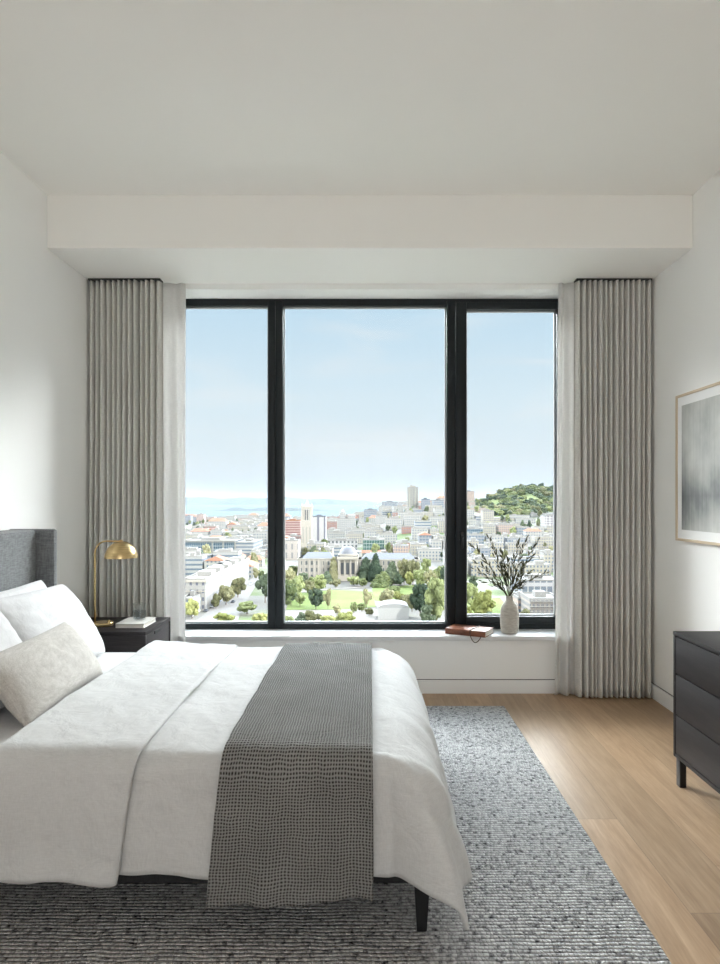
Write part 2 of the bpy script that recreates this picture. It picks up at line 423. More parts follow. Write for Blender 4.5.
bm = nb(); box(bm, -.012, .012, -.026, 0, 0, .062, .003); box(bm, -.009, .009, -.044, -.026, .022, .04, .003); box(bm, -.009, .009, -.052, -.040, -.055, .04, .004)
fin('handle', bm, m_plain('handle_black', (.02, .021, .022), .3, .5), w1, (.69, SF - FY, 1.09 - .419), auto=35)
bm = nb(); box(bm, -1.56, 1.50, 4.652 - FY, 0, .387 - .419, 0, .003)
fin('window_sill', bm, M['sill'], w1, auto=35)

# ------------------------------------------------------------------ curtains
def curtain(xw, xl, side, label, pleats, lead):
    """xw wall edge, xl leading edge; side -1 left / +1 right. A pleated panel hanging from the track."""
    rnd = random.Random(11 if side < 0 else 23)
    zt, zb = 2.938, .008
    NZ = 46; per = 14
    split = xl + (xw - xl) * lead
    n = pleats
    base = [split + (xw - split) * i / n for i in range(n + 1)]
    drift = [0] + [rnd.uniform(-.016, .016) for _ in range(n - 1)] + [0]
    depth = [rnd.uniform(.8, 1.1) for _ in range(n)]
    gaps = [rnd.uniform(.045, .12) for _ in range(n)]
    SV = [0, .0, .01, .035, .08, .16, .28, .42, .58, .72, .84, .92, .965, .99, 1.0]; per = len(SV)
    cols = []
    for j in range(NZ + 1):
        t = j / NZ; z = zt + (zb - zt) * t
        k = min(1, max(0, (t - .10) / .8)); k = k * k * (3 - 2 * k)
        spread = .0 if side < 0 else -.030 * t
        edges = [b + d * k * 1.0 for b, d in zip(base, drift)]
        row = []
        # leading, gathered-back panel: gentle waves lying nearer to the glass
        L = 30
        for i in range(L):
            s = i / L
            x = (xl + spread * 1.0) + (edges[0] - (xl + spread)) * s
            y = 4.640 - .060 * s * 0 - .02 * s - .012 * math.sin(s * PI * 4 + .6 * t) * (.5 + t) - .01 * math.sin(s * 9 + t * 3)
            row.append((x, y, z))
        for i in range(n):
            a, b = edges[i], edges[i + 1]
            A = (.082 + .012 * k) * depth[i]
            gp = gaps[i]
            for q in range(per):
                s = SV[q]
                x = a + (b - a) * (gp + (1 - 2 * gp) * s)
                wv = max(0.0, math.sin(PI * s)) ** .42
                if q == 0: x = a
                y = 4.640 - A * wv + .0012 * math.sin(5 * z + i)
                row.append((x, y, z))
        row.append((edges[-1], 4.640, z))
        cols.append(row)
    P = np.array(cols).transpose(1, 0, 2)
    x0 = (xl + xw) / 2; org = np.array([x0, 4.58, 0.0])
    P = P - org
    nl = 30
    root = empty('curtain', (x0, 4.58, 0), label, 'curtain')
    me = grid_mesh('pleated_panel', P[nl - 1:]); o = fin_me('pleated_panel', me, M['curtain'], root, smooth=True); solidify(o, .0025, 0)
    me = grid_mesh('leading_panel', P[:nl]); o = fin_me('leading_panel', me, M['lit_edge'], root, smooth=True); solidify(o, .0025, 0)
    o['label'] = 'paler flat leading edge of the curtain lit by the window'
    bm = nb(); zz = zt + .001
    box(bm, min(split, xw) - x0, max(split, xw) - x0, 4.570 - 4.58, 4.64 - 4.58, 2.9395, 2.9535, .002)
    fin('track', bm, M['track'], root)
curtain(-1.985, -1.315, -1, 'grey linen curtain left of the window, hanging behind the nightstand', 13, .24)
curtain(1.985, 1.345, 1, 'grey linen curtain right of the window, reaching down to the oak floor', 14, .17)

# ------------------------------------------------------------------ rug
bm = nb(); box(bm, -1.35, .90, 1.1, 4.36, 0.001, .014, .005)
bmesh.ops.translate(bm, verts=bm.verts, vec=(0, 0, 0))
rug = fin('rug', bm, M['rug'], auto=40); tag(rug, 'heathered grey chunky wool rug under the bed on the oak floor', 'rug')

# ------------------------------------------------------------------ bed
BN, BF = 2.07, 3.56      # near and far sides
bed = empty('bed', (-.85, (BN + BF) / 2, .014), 'upholstered bed with a grey winged headboard and black legs on the rug', 'bed')
def bp(name, x0, x1, y0, y1, z0, z1, mat, bev=.01): return boxo(name, x0, x1, y0, y1, z0, z1, mat, bed, bev)
bp('bed_frame', -1.83, .185, BN + .03, BF, .150, .27, m_fabric('dark_bed_base', (.02, .02, .021), (.04, .04, .042)), .015)
hb = bp('headboard', -1.975, -1.81, 1.98, 3.535, .10, 1.232, M['head'], .018)
for (a, b) in ((1.945, 1.982), (3.533, 3.572)): bp('headboard_wing', -1.975, -1.715, a, b, .10, 1.236, M['head'], .014)
for lx, ly in ((.166, BN + .025), (.164, BF - .04), (-1.78, BN + .06), (-1.78, BF - .04)):
    bm = nb(); r = bmesh.ops.create_cone(bm, cap_ends=True, segments=4, radius1=.022, radius2=.033, depth=.138)
    bmesh.ops.rotate(bm, verts=bm.verts, cent=(0, 0, 0), matrix=Matrix.Rotation(PI / 4, 3, 'Z'))
    bmesh.ops.translate(bm, verts=bm.verts, vec=(0, 0, .069))
    fin('leg', bm, M['blackleg'], bed, Vector((lx, ly, .014)) - bed.location)
bp('mattress', -1.80, .10, BN + .05, BF - .05, .27, .555, M['sheet'], .05)
bp('fitted_sheet', -1.802, -1.10, BN + .038, BF - .04, .30, .578, M['sheet'], .04)

# duvet as a draped sheet --------------------------------------------------
ZT = .600; CORNER = .11
def fbm(x, y, z=0, o=3):
    return mnoise.fractal(Vector((x, y, z)), 1.0, 2.0, o)
def drape_pt(a, b, lift=0.0, seed=0.0):
    """a: cloth coordinate along the bed, b: across it -> point on the draped surface"""
    Xe, Yn, Yf = .055, BN + .010, BF - .055
    ox = max(0.0, a - Xe)
    oy = (b - Yn) if b < Yn else ((b - Yf) if b > Yf else 0.0)
    r = math.hypot(ox, oy)
    if ox > 0 and oy != 0:
        k = 1 - CORNER * (2 * ox * abs(oy) / (r * r)) ** 2; ox *= k; oy *= k; r *= k
    x = min(a, Xe); y = min(max(b, Yn), Yf)
    # soft quilt crown
    crown = .010 * (1 - ((y - (Yn + Yf) / 2) / ((Yf - Yn) / 2)) ** 4)
    wr = .010 * fbm(a * 2.2 + seed, b * 2.6, 1.7) + .0060 * fbm(a * 6 + 2.5 * b + seed, b * 4, 4.2, 3)
    if r < 1e-9:
        # footwards the quilt sinks gently
        z = ZT + crown + wr - .012 * max(0, (a + .15) / .2) ** 2 * (a > -.15)
        return x, y, z + lift
    dx, dy = ox / r, oy / r
    w = dx * dx
    R = .070 * (1 - w) + .20 * w
    fl = .06 * (1 - w) + .20 * w + .30 * (4 * w * (1 - w)) ** 2
    q = R * PI / 2
    R2 = R + lift
    if r < q:
        th = r / R; out = R2 * math.sin(th); down = R * (1 - math.cos(th)) ; up = lift * math.cos(th)
    else:
        e = r - q; s = math.sqrt(1 + fl * fl)
        out = R2 + fl * .34 * (1 - math.exp(-e / .18)) / .86; down = R + e / s; up = 0
    hang = min(1, r / .45)
    # hanging folds
    along = (a if abs(dy) > .7 else 0) * 1.0
    fold = 0
    if w > .02:
        ph = math.atan2(abs(oy), ox) if oy != 0 else 0
        fold = min(1, (w - .02) * 3) * hang * (.016 * math.sin(ph * 9 + 1.0) * (w < .999) + .014 * math.sin(b * 17 + 3.2 * fbm(b * 2, 0, 9)) * w)
    fold += hang * .012 * (1 - w) * fbm(a * 3.0 + seed, r * 1.2, 7) + .008 * (1 - w) * fbm(a * 5, r * 7, 3)
    if lift > .0235: out += hang * (.006 * math.sin(a * 34) + .004 * math.sin(a * 57 + 1)) * (1 - w)
    out += fold + wr * .8
    x += dx * out; y += dy * out
    z = ZT + crown * (1 - hang) - .012 * (w) + up - down + wr * (1 - hang)
    return x, y, z

def drape(name, a0, a1, near, far, na, nb_, lift, parent, mat, thick, seed=0.0, shear=0.0, hemwave=0.006, foot=None, loc=(0, 0, 0)):
    """near/far: how far the cloth hangs past the two long sides"""
    Yn, Yf = BN + .010, BF - .055
    P = np.zeros((na + 1, nb_ + 1, 3)); UV = np.zeros((na + 1, nb_ + 1, 2))
    for i in range(na + 1):
        a = a0 + (a1 - a0) * i / na
        n_ = near + hemwave * math.sin(a * 9 + seed) + hemwave * .8 * math.sin(a * 23)
        for j in range(nb_ + 1):
            b = (Yn - n_) + (Yf - Yn + n_ + far) * j / nb_
            dr = max(0, Yn - b)
            aa = a + (shear(a) if callable(shear) else shear) * dr
            p = drape_pt(aa, b, lift(a, b) if callable(lift) else lift, seed)
            P[i, j] = (p[0] - loc[0], p[1] - loc[1], p[2] - loc[2]); UV[i, j] = (a, b)
    me = grid_mesh(name, P, UV)
    o = fin_me(name, me, mat, parent, smooth=True)
    if thick: solidify(o, thick, -1)
    return o
DL = (-.4, 2.81, .56)
duvet = empty('duvet', DL, 'white linen duvet draped over the bed and hanging past its foot', 'duvet')
drape('cover', -1.17, .055 + .49, .396, .42, 130, 150, 0.0, duvet, M['duvet'], .016, 0.0, 0.0, .006, loc=DL)
def flift(a, b):
    e = (-.715 - a)                      # rolled fold at the free edge
    e2 = (a + 1.18)
    k = min(1, max(0, e / .02)); k2 = min(1, max(0, e2 / .02))
    return .012 + .011 * math.sqrt(max(0, 1 - (1 - k) ** 2)) * math.sqrt(max(0, 1 - (1 - k2) ** 2)) 
fb = drape('folded_back_flap', -1.18, -.715, .403, .42, 80, 150, flift, duvet, M['duvet'], .018, 2.0, -.13, .008, loc=DL)
fb['label'] = 'top part of the duvet folded back on itself'

TL = (-.22, 2.0, .30)
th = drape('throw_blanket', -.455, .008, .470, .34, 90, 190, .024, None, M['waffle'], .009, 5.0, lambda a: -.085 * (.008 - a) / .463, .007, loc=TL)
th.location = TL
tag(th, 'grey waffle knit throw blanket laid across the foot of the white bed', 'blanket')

# pillows -----------------------------------------------------------------
def pillow(name, w, h, t, mat, M4, label, cat, group=None, seed=0.0, wrk=.008, round_=.03, n=56):
    def P(u, v, sgn):
        eu = 1 - abs(u) ** 3.2; ev = 1 - abs(v) ** 3.2
        th_ = (max(0, eu) * max(0, ev)) ** .55
        pin = .045
        rc = 1 - round_ * abs(u * v) ** 5
        x = rc * u * w / 2 * (1 - pin * (1 - abs(u) ** 2) * 0 - pin * (1 - v * v) * abs(u) ** 6)
        y = rc * v * h / 2 * (1 - pin * 1.3 * (1 - u * u) * abs(v) ** 6)
        z = sgn * t / 2 * th_
        wr_ = wrk * th_ * (fbm(u * 2.2 + seed, v * 2.2 + seed, sgn) + .5 * fbm(u * 6 + v * 3 + seed, v * 4, sgn * 3))
        return Vector((x, y, z + wr_ * sgn))
    bm = nb(); top = {}; bot = {}
    def g(i): return math.sin((i / n - .5) * PI)
    for i in range(n + 1):
        for j in range(n + 1):
            u, v = g(i), g(j)
            if i in (0, n) or j in (0, n):
                top[i, j] = bot[i, j] = bm.verts.new(P(u, v, 1))
            else:
                top[i, j] = bm.verts.new(P(u, v, 1)); bot[i, j] = bm.verts.new(P(u, v, -1))
    for i in range(n):
        for j in range(n):
            bm.faces.new((top[i, j], top[i + 1, j], top[i + 1, j + 1], top[i, j + 1]))
            bm.faces.new((bot[i, j], bot[i, j + 1], bot[i + 1, j + 1], bot[i + 1, j]))
    o = fin(name, bm, mat, smooth=True)
    o.matrix_world = M4
    return tag(o, label, cat, group)
def pmat(bottom, top, ycen, w, h, yaw=0.0, roll=0.0):
    """pillow standing on edge: bottom/top are (x, z); width runs along world Y"""
    b = Vector((bottom[0], 0, bottom[1])); t = Vector((top[0], 0, top[1]))
    up = (t - b).normalized(); wd = Vector((0, 1, 0)); nrm = wd.cross(up)
    R = Matrix((wd, up, nrm)).transposed()
    c = (b + t) / 2; c.y = ycen
    Rz = Matrix.Rotation(yaw, 3, 'Z')
    Rr = Matrix.Rotation(roll, 3, Vector(nrm))
    return Matrix.Translation(c) @ (Rz @ Rr @ R).to_4x4()
pillow('pillow', .70, .44, .17, M['pillow'], pmat((-1.42, .612), (-1.63, .935), 3.115, .7, .44, 0, -.02), 'white cotton pillow leaning behind the linen bolster, nearer the window', 'pillow', None, 1.0)
pillow('pillow', .68, .44, .16, M['pillow'], pmat((-1.62, .60), (-1.735, .930), 3.13, .7, .44, 0, .01), 'white pillow propped against the headboard behind the front one', 'pillow', None, 5.0)
pillow('pillow', .68, .43, .17, M['pillow'], pmat((-1.395, .612), (-1.60, .945), 2.425, .7, .44, 0, .02), 'white pillow cut by the left picture edge, behind the linen cushion', 'pillow', None, 9.0)
pillow('pillow', .68, .43, .15, M['pillow'], pmat((-1.60, .60), (-1.715, .93), 2.40, .7, .44, 0, .01), 'white pillow against the near half of the headboard', 'pillow', None, 12.0)
pillow('lumbar_cushion', .74, .30, .15, M['linen'], pmat((-1.225, .600), (-1.385, .822), 2.64, .7, .29, .05, 0), 'long oatmeal linen lumbar cushion in front of the white pillows', 'cushion', None, 20.0, .005, .008)

# ------------------------------------------------------------------ nightstand
ns = empty('nightstand', (-1.68, 4.19, 0), 'dark wood nightstand between the bed and the grey curtain', 'nightstand')
def np_(name, x0, x1, y0, y1, z0, z1, mat, bev=.003): return boxo(name, x0, x1, y0, y1, z0, z1, mat, ns, bev)
bm = nb()
def l2(x0, x1, y0, y1, z0, z1, b=.003): box(bm, x0 + 1.68, x1 + 1.68, y0 - 4.19, y1 - 4.19, z0, z1, b)
l2(-1.98, -1.362, 3.945, 4.44, .570, .594)
l2(-1.98, -1.362, 3.945, 3.965, .16, .570); l2(-1.98, -1.362, 4.42, 4.44, .16, .570); l2(-1.98, -1.362, 3.965, 4.42, .14, .16); l2(-1.98, -1.965, 3.965, 4.42, .16, .57)
fin('body', bm, M['nsw_x'], ns, auto=35)
for k, (z0, z1) in enumerate(((.365, .566), (.163, .361))):
    dr = np_('drawer', -1.50, -1.366, 3.968, 4.417, z0, z1, M['nsw'], .002)
    hd = nb(); box(hd, -.004, .004, -.055, .055, -.022, -.002, .003)
    fin('finger_pull', hd, m_plain('pull_shadow_black', (.006, .006, .006), .6), dr, (.0680, -0.02, z1 - z0))  # black box stands for the shade inside the pull cut
for x, y in ((-1.95, 3.97), (-1.95, 4.41), (-1.39, 3.97), (-1.39, 4.41)): np_('leg', x - .018, x + .018, y - .018, y + .018, 0, .14, M['blackleg'])

# lamp
lp = empty('table_lamp', (-1.701, 4.15, .594), 'brushed brass arc table lamp with dome shade on the nightstand', 'lamp')
bm = nb(); lathe(bm, [(0, 0), (.058, 0), (.061, .004), (.061, .018), (.058, .022), (0, .022)], 56); fin('base', bm, M['brass'], lp, auto=40)
bm = nb(); pts = [(-.055, 0, .02), (-.055, 0, .15), (-.055, 0, .30), (-.055, 0, .462)]
for k in range(1, 9):
    a = k / 8 * PI / 2; pts.append((-.055 + .075 * (1 - math.cos(a)), 0, .462 + .075 * math.sin(a)))
pts += [(.06, 0, .537), (.110, 0, .537)]
tube(bm, pts, .0058, 14); fin('arm', bm, M['brass'], lp, smooth=True)
bm = nb(); prof = [(0.002, .547), (.008, .547), (.010, .539)]
Rr = .101
for k in range(0, 15):
    a = math.radians(90 - (4 + k * 86 / 14)); prof.append((Rr * math.cos(a), .431 + .106 * math.sin(a)))
prof += [(.098, .431)]
for k in range(13, -1, -1):
    a = math.radians(90 - (4 + k * 86 / 14)); prof.append(((Rr - .003) * math.cos(a), .431 + .103 * math.sin(a)))
lathe(bm, prof, 64, (.113, 0)); fin('lamp_shade', bm, M['brass'], lp, auto=50)
bm = nb(); lathe(bm, [(0, .435), (.014, .438), (.022, .449), (.023, .463), (.016, .481), (.012, .495), (.012, .522), (0, .522)], 24, (.113, 0)); fin('bulb', bm, M['bulb'], lp, smooth=True)
bm = nb(); lathe(bm, [(0, .021), (.008, .021), (.008, .034), (.006, .037), (0, .037)], 20, (.040, -.02)); fin('dimmer_knob', bm, M['brass'], lp, auto=40)

# book under the glass
bk = empty('book', (-1.50, 4.175, .594), 'ivory hardcover book lying under the water glass on the nightstand', 'book')
bm = nb(); box(bm, -.090, .090, -.115, .115, 0, .003, .001); box(bm, -.090, .090, -.115, .115, .025, .028, .001); box(bm, -.090, -.086, -.115, .115, 0, .028, .001)
fin('cover', bm, M['boardcover'], bk)
bm = nb(); box(bm, -.085, .085, -.111, .111, .0032, .0248); fin('pages', bm, M['pages'], bk)
tg = empty('drinking_glass', (-1.490, 4.20, .6225), 'clear tumbler of water standing on the ivory book', 'glass')
bm = nb(); lathe(bm, [(0, 0), (.036, 0), (.039, .004), (.0405, .105), (.0395, .1065), (.0385, .105), (.037, .012), (.034, .009), (0, .009)], 48); fin('tumbler', bm, M['glass'], tg, auto=50)
bm = nb(); lathe(bm, [(0, .0095), (.0335, .0095), (.0368, .0125), (.0378, .058), (0, .058)], 48); fin('water', bm, M['water'], tg, auto=50)

# ------------------------------------------------------------------ things on the sill
SZ = .419
vs = tag(empty('vase', (1.022, 4.762, SZ)), 'speckled beige stoneware vase standing on the window sill', 'vase')
bm = nb()
pr = [(r_ * 1.0, z_) for r_, z_ in ([(0, 0), (.050, 0), (.057, .004), (.063, .02), (.0665, .06), (.068, .11), (.067, .155), (.062, .185), (.052, .208), (.038, .226), (.028, .240), (.0245, .254), (.0255, .266), (.0275, .272), (.0235, .273), (.0205, .262), (.021, .245), (.03, .225), (.045, .205), (.055, .18), (.060, .15), (.060, .03), (.05, .012), (0, .012)])]
# smooth the profile a little
lathe(bm, pr, 56)
bmesh.ops.subdivide_edges(bm, edges=bm.edges[:], cuts=1, use_grid_fill=True, smooth=.6) if False else None
body = fin('body', bm, M['vase'], vs, smooth=True); ss = body.modifiers.new('s', 'SUBSURF'); ss.levels = 1; ss.render_levels = 1

tips = [(471, 545), (488, 537), (476, 562), (482, 581), (474, 569), (501, 551), (519, 541), (527, 538), (538, 540), (546, 573), (523, 581), (508, 560), (513, 557), (531, 571), (496, 585), (521, 587), (494, 556), (505, 568), (533, 556)]
ob = empty('olive_branch', (1.022, 4.762, SZ), 'spray of olive branches with narrow dark leaves arranged in the stoneware vase', 'branches')
def leaf(bm, p, d, side, L, W):
    d = d.normalized(); s = side.normalized(); nn = d.cross(s).normalized()
    k = [(0, 0.12), (.2, .7), (.45, 1), (.7, .8), (.9, .35)]
    lt, rt, md = [], [], []
    for t, w_ in k:
        c = p + d * (L * t) + nn * (L * .22 * (t - t * t) * 2)
        lt.append(bm.verts.new(c + s * W * .5 * w_)); rt.append(bm.verts.new(c - s * W * .5 * w_)); md.append(bm.verts.new(c - nn * W * .15))
    tip = bm.verts.new(p + d * L)
    for a in range(len(k) - 1):
        bm.faces.new((lt[a], lt[a + 1], md[a + 1], md[a])); bm.faces.new((md[a], md[a + 1], rt[a + 1], rt[a]))
    bm.faces.new((lt[-1], tip, md[-1])); bm.faces.new((md[-1], tip, rt[-1]))
rnd = random.Random(5)
for i, (tx, ty) in enumerate(tips):
    D = 4.762 + rnd.uniform(-.09, .10)
    T = Vector(((tx - VX) * D / F - 1.022, D - 4.762, CZ - (ty - VY) * D / F - SZ))
    A = Vector((rnd.uniform(-.010, .010), rnd.uniform(-.010, .010), .235))
    dirx = 1 if T.x > 0 else -1
    C1 = A + Vector((T.x * .15, T.y * .1, .09)); C2 = A + (T - A) * .62 + Vector((-T.x * .12, 0, .015 + .02 * rnd.random()))
    pts = []
    for k in range(13):
        t = k / 12; pts.append(A * (1 - t) ** 3 + C1 * 3 * t * (1 - t) ** 2 + C2 * 3 * t * t * (1 - t) + T * t ** 3)
    bm = nb(); tube(bm, pts, [.0024 - .0015 * k / 12 for k in range(13)], 6)
    sm = fin('stem', bm, M['twig'], ob, smooth=True)
    bm = nb()
    ln = (T - A).length; nl = int(ln / .019)
    for q in range(2, nl):
        t = q / nl
        if t < .30: continue
        f_ = t * 12; k0 = min(11, int(f_)); p = pts[k0].lerp(pts[k0 + 1], f_ - k0); d = (pts[k0 + 1] - pts[k0]).normalized()
        for sgn in (-1, 1):
            if rnd.random() < .15: continue
            ang = rnd.uniform(0, 2 * PI)
            perp = d.cross(Vector((math.cos(ang), math.sin(ang), .3))).normalized()
            dd = d * rnd.uniform(.8, 1.3) + perp * sgn * rnd.uniform(.35, .85) + Vector((0, 0, .25))
            sd = dd.cross(Vector((rnd.uniform(-1, 1), rnd.uniform(-1, 1), rnd.uniform(-1, 1))))
            if sd.length < .01: continue
            leaf(bm, p, dd, sd, rnd.uniform(.040, .064) * (1.1 - .25 * t), rnd.uniform(.008, .0125))
    leaf(bm, T, (pts[-1] - pts[-2]), (pts[-1] - pts[-2]).cross(Vector((0, 1, .3))), .03, .009)
    fin('leaves', bm, M['oliveleaf'], ob, smooth=True)

jr = empty('journal', (.727, 4.754, SZ), 'tan leather journal tied with a dark cord on the window sill', 'book', rz=-.50)
JW, JD, JH = .153, .093, .042
bm = nb(); box(bm, -JW, JW, -JD, JD, 0, .004, .0015); box(bm, -JW, JW, -JD, JD, JH - .005, JH - .001, .0015)
# rounded spine along the long left side facing the room
box(bm, -JW, -JW + .006, -JD, JD, 0, JH - .001, .0028)
box(bm, -JW, JW, -JD, -JD + .005, 0, JH - .001, .002)
fin('cover', bm, M['leather'], jr, auto=40)
bm = nb(); box(bm, -JW + .008, JW - .004, -JD + .007, JD - .004, .0042, JH - .0052); fin('pages', bm, M['pages'], jr)
bm = nb()
xc = .045
tube(bm, [(xc, JD + .002, JH * .5), (xc, JD, JH + .001), (xc - .003, 0, JH + .0015), (xc - .006, -JD, JH + .001), (xc - .006, -JD - .002, JH * .5), (xc - .006, -JD + .02, -.0)], .0034, 8)
fin('wrap_cord', bm, M['cord'], jr, smooth=True)
bm = nb(); pts = []
for k in range(17):
    a = k / 16; pts.append((xc - .006 + .085 * a, -JD - .006 - .010 * math.sin(PI * a), JH * .4 - .052 * math.sin(PI * a) ** .8 - .006 * a))
tube(bm, pts, .0028, 8); fin('loose_cord', bm, M['cord'], jr, smooth=True)

# ------------------------------------------------------------------ dresser
ds = empty('dresser', (1.74, 2.45, 0), 'dark stained wooden dresser with three drawers against the right wall', 'dresser')
def dp(name, x0, x1, y0, y1, z0, z1, mat, bev=.002): return boxo(name, x0, x1, y0, y1, z0, z1, mat, ds, bev)
DX0, DX1, DY0, DY1 = 1.488, 1.975, 1.72, 3.195
bm = nb()
def l3(x0, x1, y0, y1, z0, z1, b=.0025): box(bm, x0 - 1.74, x1 - 1.74, y0 - 2.45, y1 - 2.45, z0, z1, b)
l3(DX0, DX1, DY0, DY1, .732, .750); l3(DX0 + .002, DX1, DY0, DY0 + .02, .139, .732); l3(DX0 + .002, DX1, DY1 - .02, DY1, .139, .732)
l3(DX0 + .002, DX1, DY0 + .02, DY1 - .02, .139, .157); l3(DX1 - .012, DX1, DY0 + .02, DY1 - .02, .157, .732)
l3(DX0 + .03, DX1 - .012, DY0 + .02, DY1 - .02, .157, .165)
fin('body', bm, M['darkwood'], ds, auto=35)
for z0, z1 in ((.161, .345), (.351, .543), (.549, .728)):
    dp('drawer', DX0 + .003, DX1 - .06, DY0 + .024, DY1 - .024, z0, z1, M['darkwood'], .002)
for x in (DX0 + .028, DX1 - .03):
    for y in (DY0 + .03, DY1 - .03): dp('leg', x - .016, x + .016, y - .019, y + .019, 0, .139, M['blackleg'])

# ------------------------------------------------------------------ picture on the right wall
pc = empty('framed_picture', (1.999, 3.58, 1.599), 'abstract grey print in a pale oak frame on the right wall', 'picture')
PY0, PY1, PZ0, PZ1 = -.62, .62, -.465, .465
bm = nb(); t = .016
for (a, b, c, d) in ((PY0, PY1, PZ0, PZ0 + t), (PY0, PY1, PZ1 - t, PZ1), (PY0, PY0 + t, PZ0 + t, PZ1 - t), (PY1 - t, PY1, PZ0 + t, PZ1 - t)): box(bm, -.026, -.002, a, b, c, d, .001)
fin('frame', bm, M['oakframe'], pc)
bm = nb(); box(bm, -.018, -.004, PY0 + t, PY1 - t, PZ0 + t, PZ1 - t); fin('mat_board', bm, M['mat'], pc)
bd = .072
vsx = [(-.019, PY1 - bd, PZ0 + bd), (-.019, PY0 + bd, PZ0 + bd), (-.019, PY0 + bd, PZ1 - bd), (-.019, PY1 - bd, PZ1 - bd)]
bm = nb(); uvl = bm.loops.layers.uv.new('UVMap')
box(bm, -.0195, -.0182, PY0 + bd, PY1 - bd, PZ0 + bd, PZ1 - bd)
for f in bm.faces:
    for l in f.loops: l[uvl].uv = ((PY1 - bd - l.vert.co.y) / (PY1 - PY0 - 2 * bd), (l.vert.co.z - PZ0 - bd) / (PZ1 - PZ0 - 2 * bd))
fin('print', bm, M['art'], pc)

# ------------------------------------------------------------------ the city outside
GZ = -60.0
def ssf(x, a, b):
    t = min(1, max(0, (x - a) / (b - a))); return t * t * (3 - 2 * t)
def terr(X, Y):
    z = GZ
    if Y > 560:
        rise = 42 * ssf(Y, 600, 1180) * ssf(X / max(Y, 1), -.05, .075) * (1 - .22 * ssf(X / max(Y, 1), .15, .2))
        back = 1 - .8 * ssf(Y, 1900, 2600) * (1 - ssf(X / max(Y, 1), .12, .2))
        hx = X - 400; hy = (Y - 1520) / 300
        hill = 52 * math.exp(-hy * hy) * (ssf(X, 215, 330)) * (.86 + .14 * math.sin(X * .021 + .5) + .07 * math.sin(X * .055))
        z += rise * back + hill
    return z
def ground_at(px, py, zc=0.0):
    """where the line of sight through a photograph pixel meets the terrain"""
    ax, az = (px - VX) / F, -(py - VY) / F
    Y = 290.0
    while Y < 4000:
        if CZ + az * Y <= terr(ax * Y, Y): break
        Y *= 1.004
    return Vector((ax * Y, Y, terr(ax * Y, Y)))

def m_facade(name, wall, glass=(.10, .13, .17), bay=3.2, flo=3.4, wx=(.28, .72), wz=(.30, .78), rough=.8, strip=False):
    m = MT(name, wall, rough, 0, .2)
    tc = m.n.new('ShaderNodeTexCoord'); s = m.n.new('ShaderNodeSeparateXYZ'); m.l.new(tc.outputs['Object'], s.inputs[0])
    sn = m.n.new('ShaderNodeSeparateXYZ'); m.l.new(tc.outputs['Normal'], sn.inputs[0])
    isx = m.math('GREATER_THAN', m.math('ABSOLUTE', sn.outputs[0]), .5)
    isz = m.math('LESS_THAN', m.math('ABSOLUTE', sn.outputs[2]), .5)
    u = m.math('ADD', m.math('MULTIPLY', isx, s.outputs[1]), m.math('MULTIPLY', m.math('SUBTRACT', 1.0, isx), s.outputs[0]))
    fu = m.math('FRACT', m.math('DIVIDE', m.math('ADD', u, 500.0), bay)); fz = m.math('FRACT', m.math('DIVIDE', s.outputs[2], flo))
    def inside(f, a, b): return m.math('MULTIPLY', m.math('GREATER_THAN', f, a), m.math('LESS_THAN', f, b))
    k = m.math('MULTIPLY', inside(fz, *wz), isz)
    if not strip: k = m.math('MULTIPLY', k, inside(fu, *wx))
    wn = m.noise(tc.outputs['Object'], .12, 3)
    wc = m.mix(wn, tuple(c * .86 for c in wall), tuple(min(.95, c * 1.08) for c in wall))
    m.base(m.mix(k, wc, glass)); m.rough(m.math('SUBTRACT', rough, m.math('MULTIPLY', k, .35)))
    return m.m
FAC = [m_facade('stucco_white', (.31, .305, .29)), m_facade('stucco_cream', (.30, .28, .24), bay=2.8, flo=3.2),
       m_facade('stucco_grey', (.22, .23, .25), bay=3.6, flo=3.6, wx=(.15, .85)), m_facade('stucco_pink', (.33, .255, .225), bay=2.6, flo=3.1),
       m_facade('concrete_band', (.30, .30, .30), flo=3.7, strip=True, wz=(.4, .8)), m_facade('stucco_rose', (.27, .16, .135), bay=3, flo=3.3)]
FNAME = ['white', 'cream', 'grey', 'pink', 'banded', 'brick red']
ROOF = [m_plain('roof_white', (.19, .187, .18), .9), m_plain('roof_grey', (.12, .123, .13), .9), m_plain('roof_tile', (.22, .105, .065), .9), m_plain('roof_dark', (.09, .10, .12), .9)]
RNAME = ['pale flat roof', 'grey flat roof', 'orange tiled roof', 'dark roof']
GLASSD = m_facade('curtain_glass', (.24, .27, .29), (.05, .085, .12), 2.4, 3.6, (.08, .92), (.12, .88), .3)
GLASSG = m_facade('green_curtain_glass', (.24, .28, .27), (.05, .10, .09), 3.0, 4.0, (.08, .92), (.1, .9), .3)
STONE = m_plain('pale_granite', (.33, .305, .27), .85); STONEW = m_facade('pale_granite_windows', (.34, .32, .29), (.09, .10, .11), 4.2, 5.2, (.3, .7), (.25, .8))
SLATE = m_plain('lead_roof', (.14, .148, .175), .6); WIN = m_plain('dark_opening', (.05, .055, .065), .4)

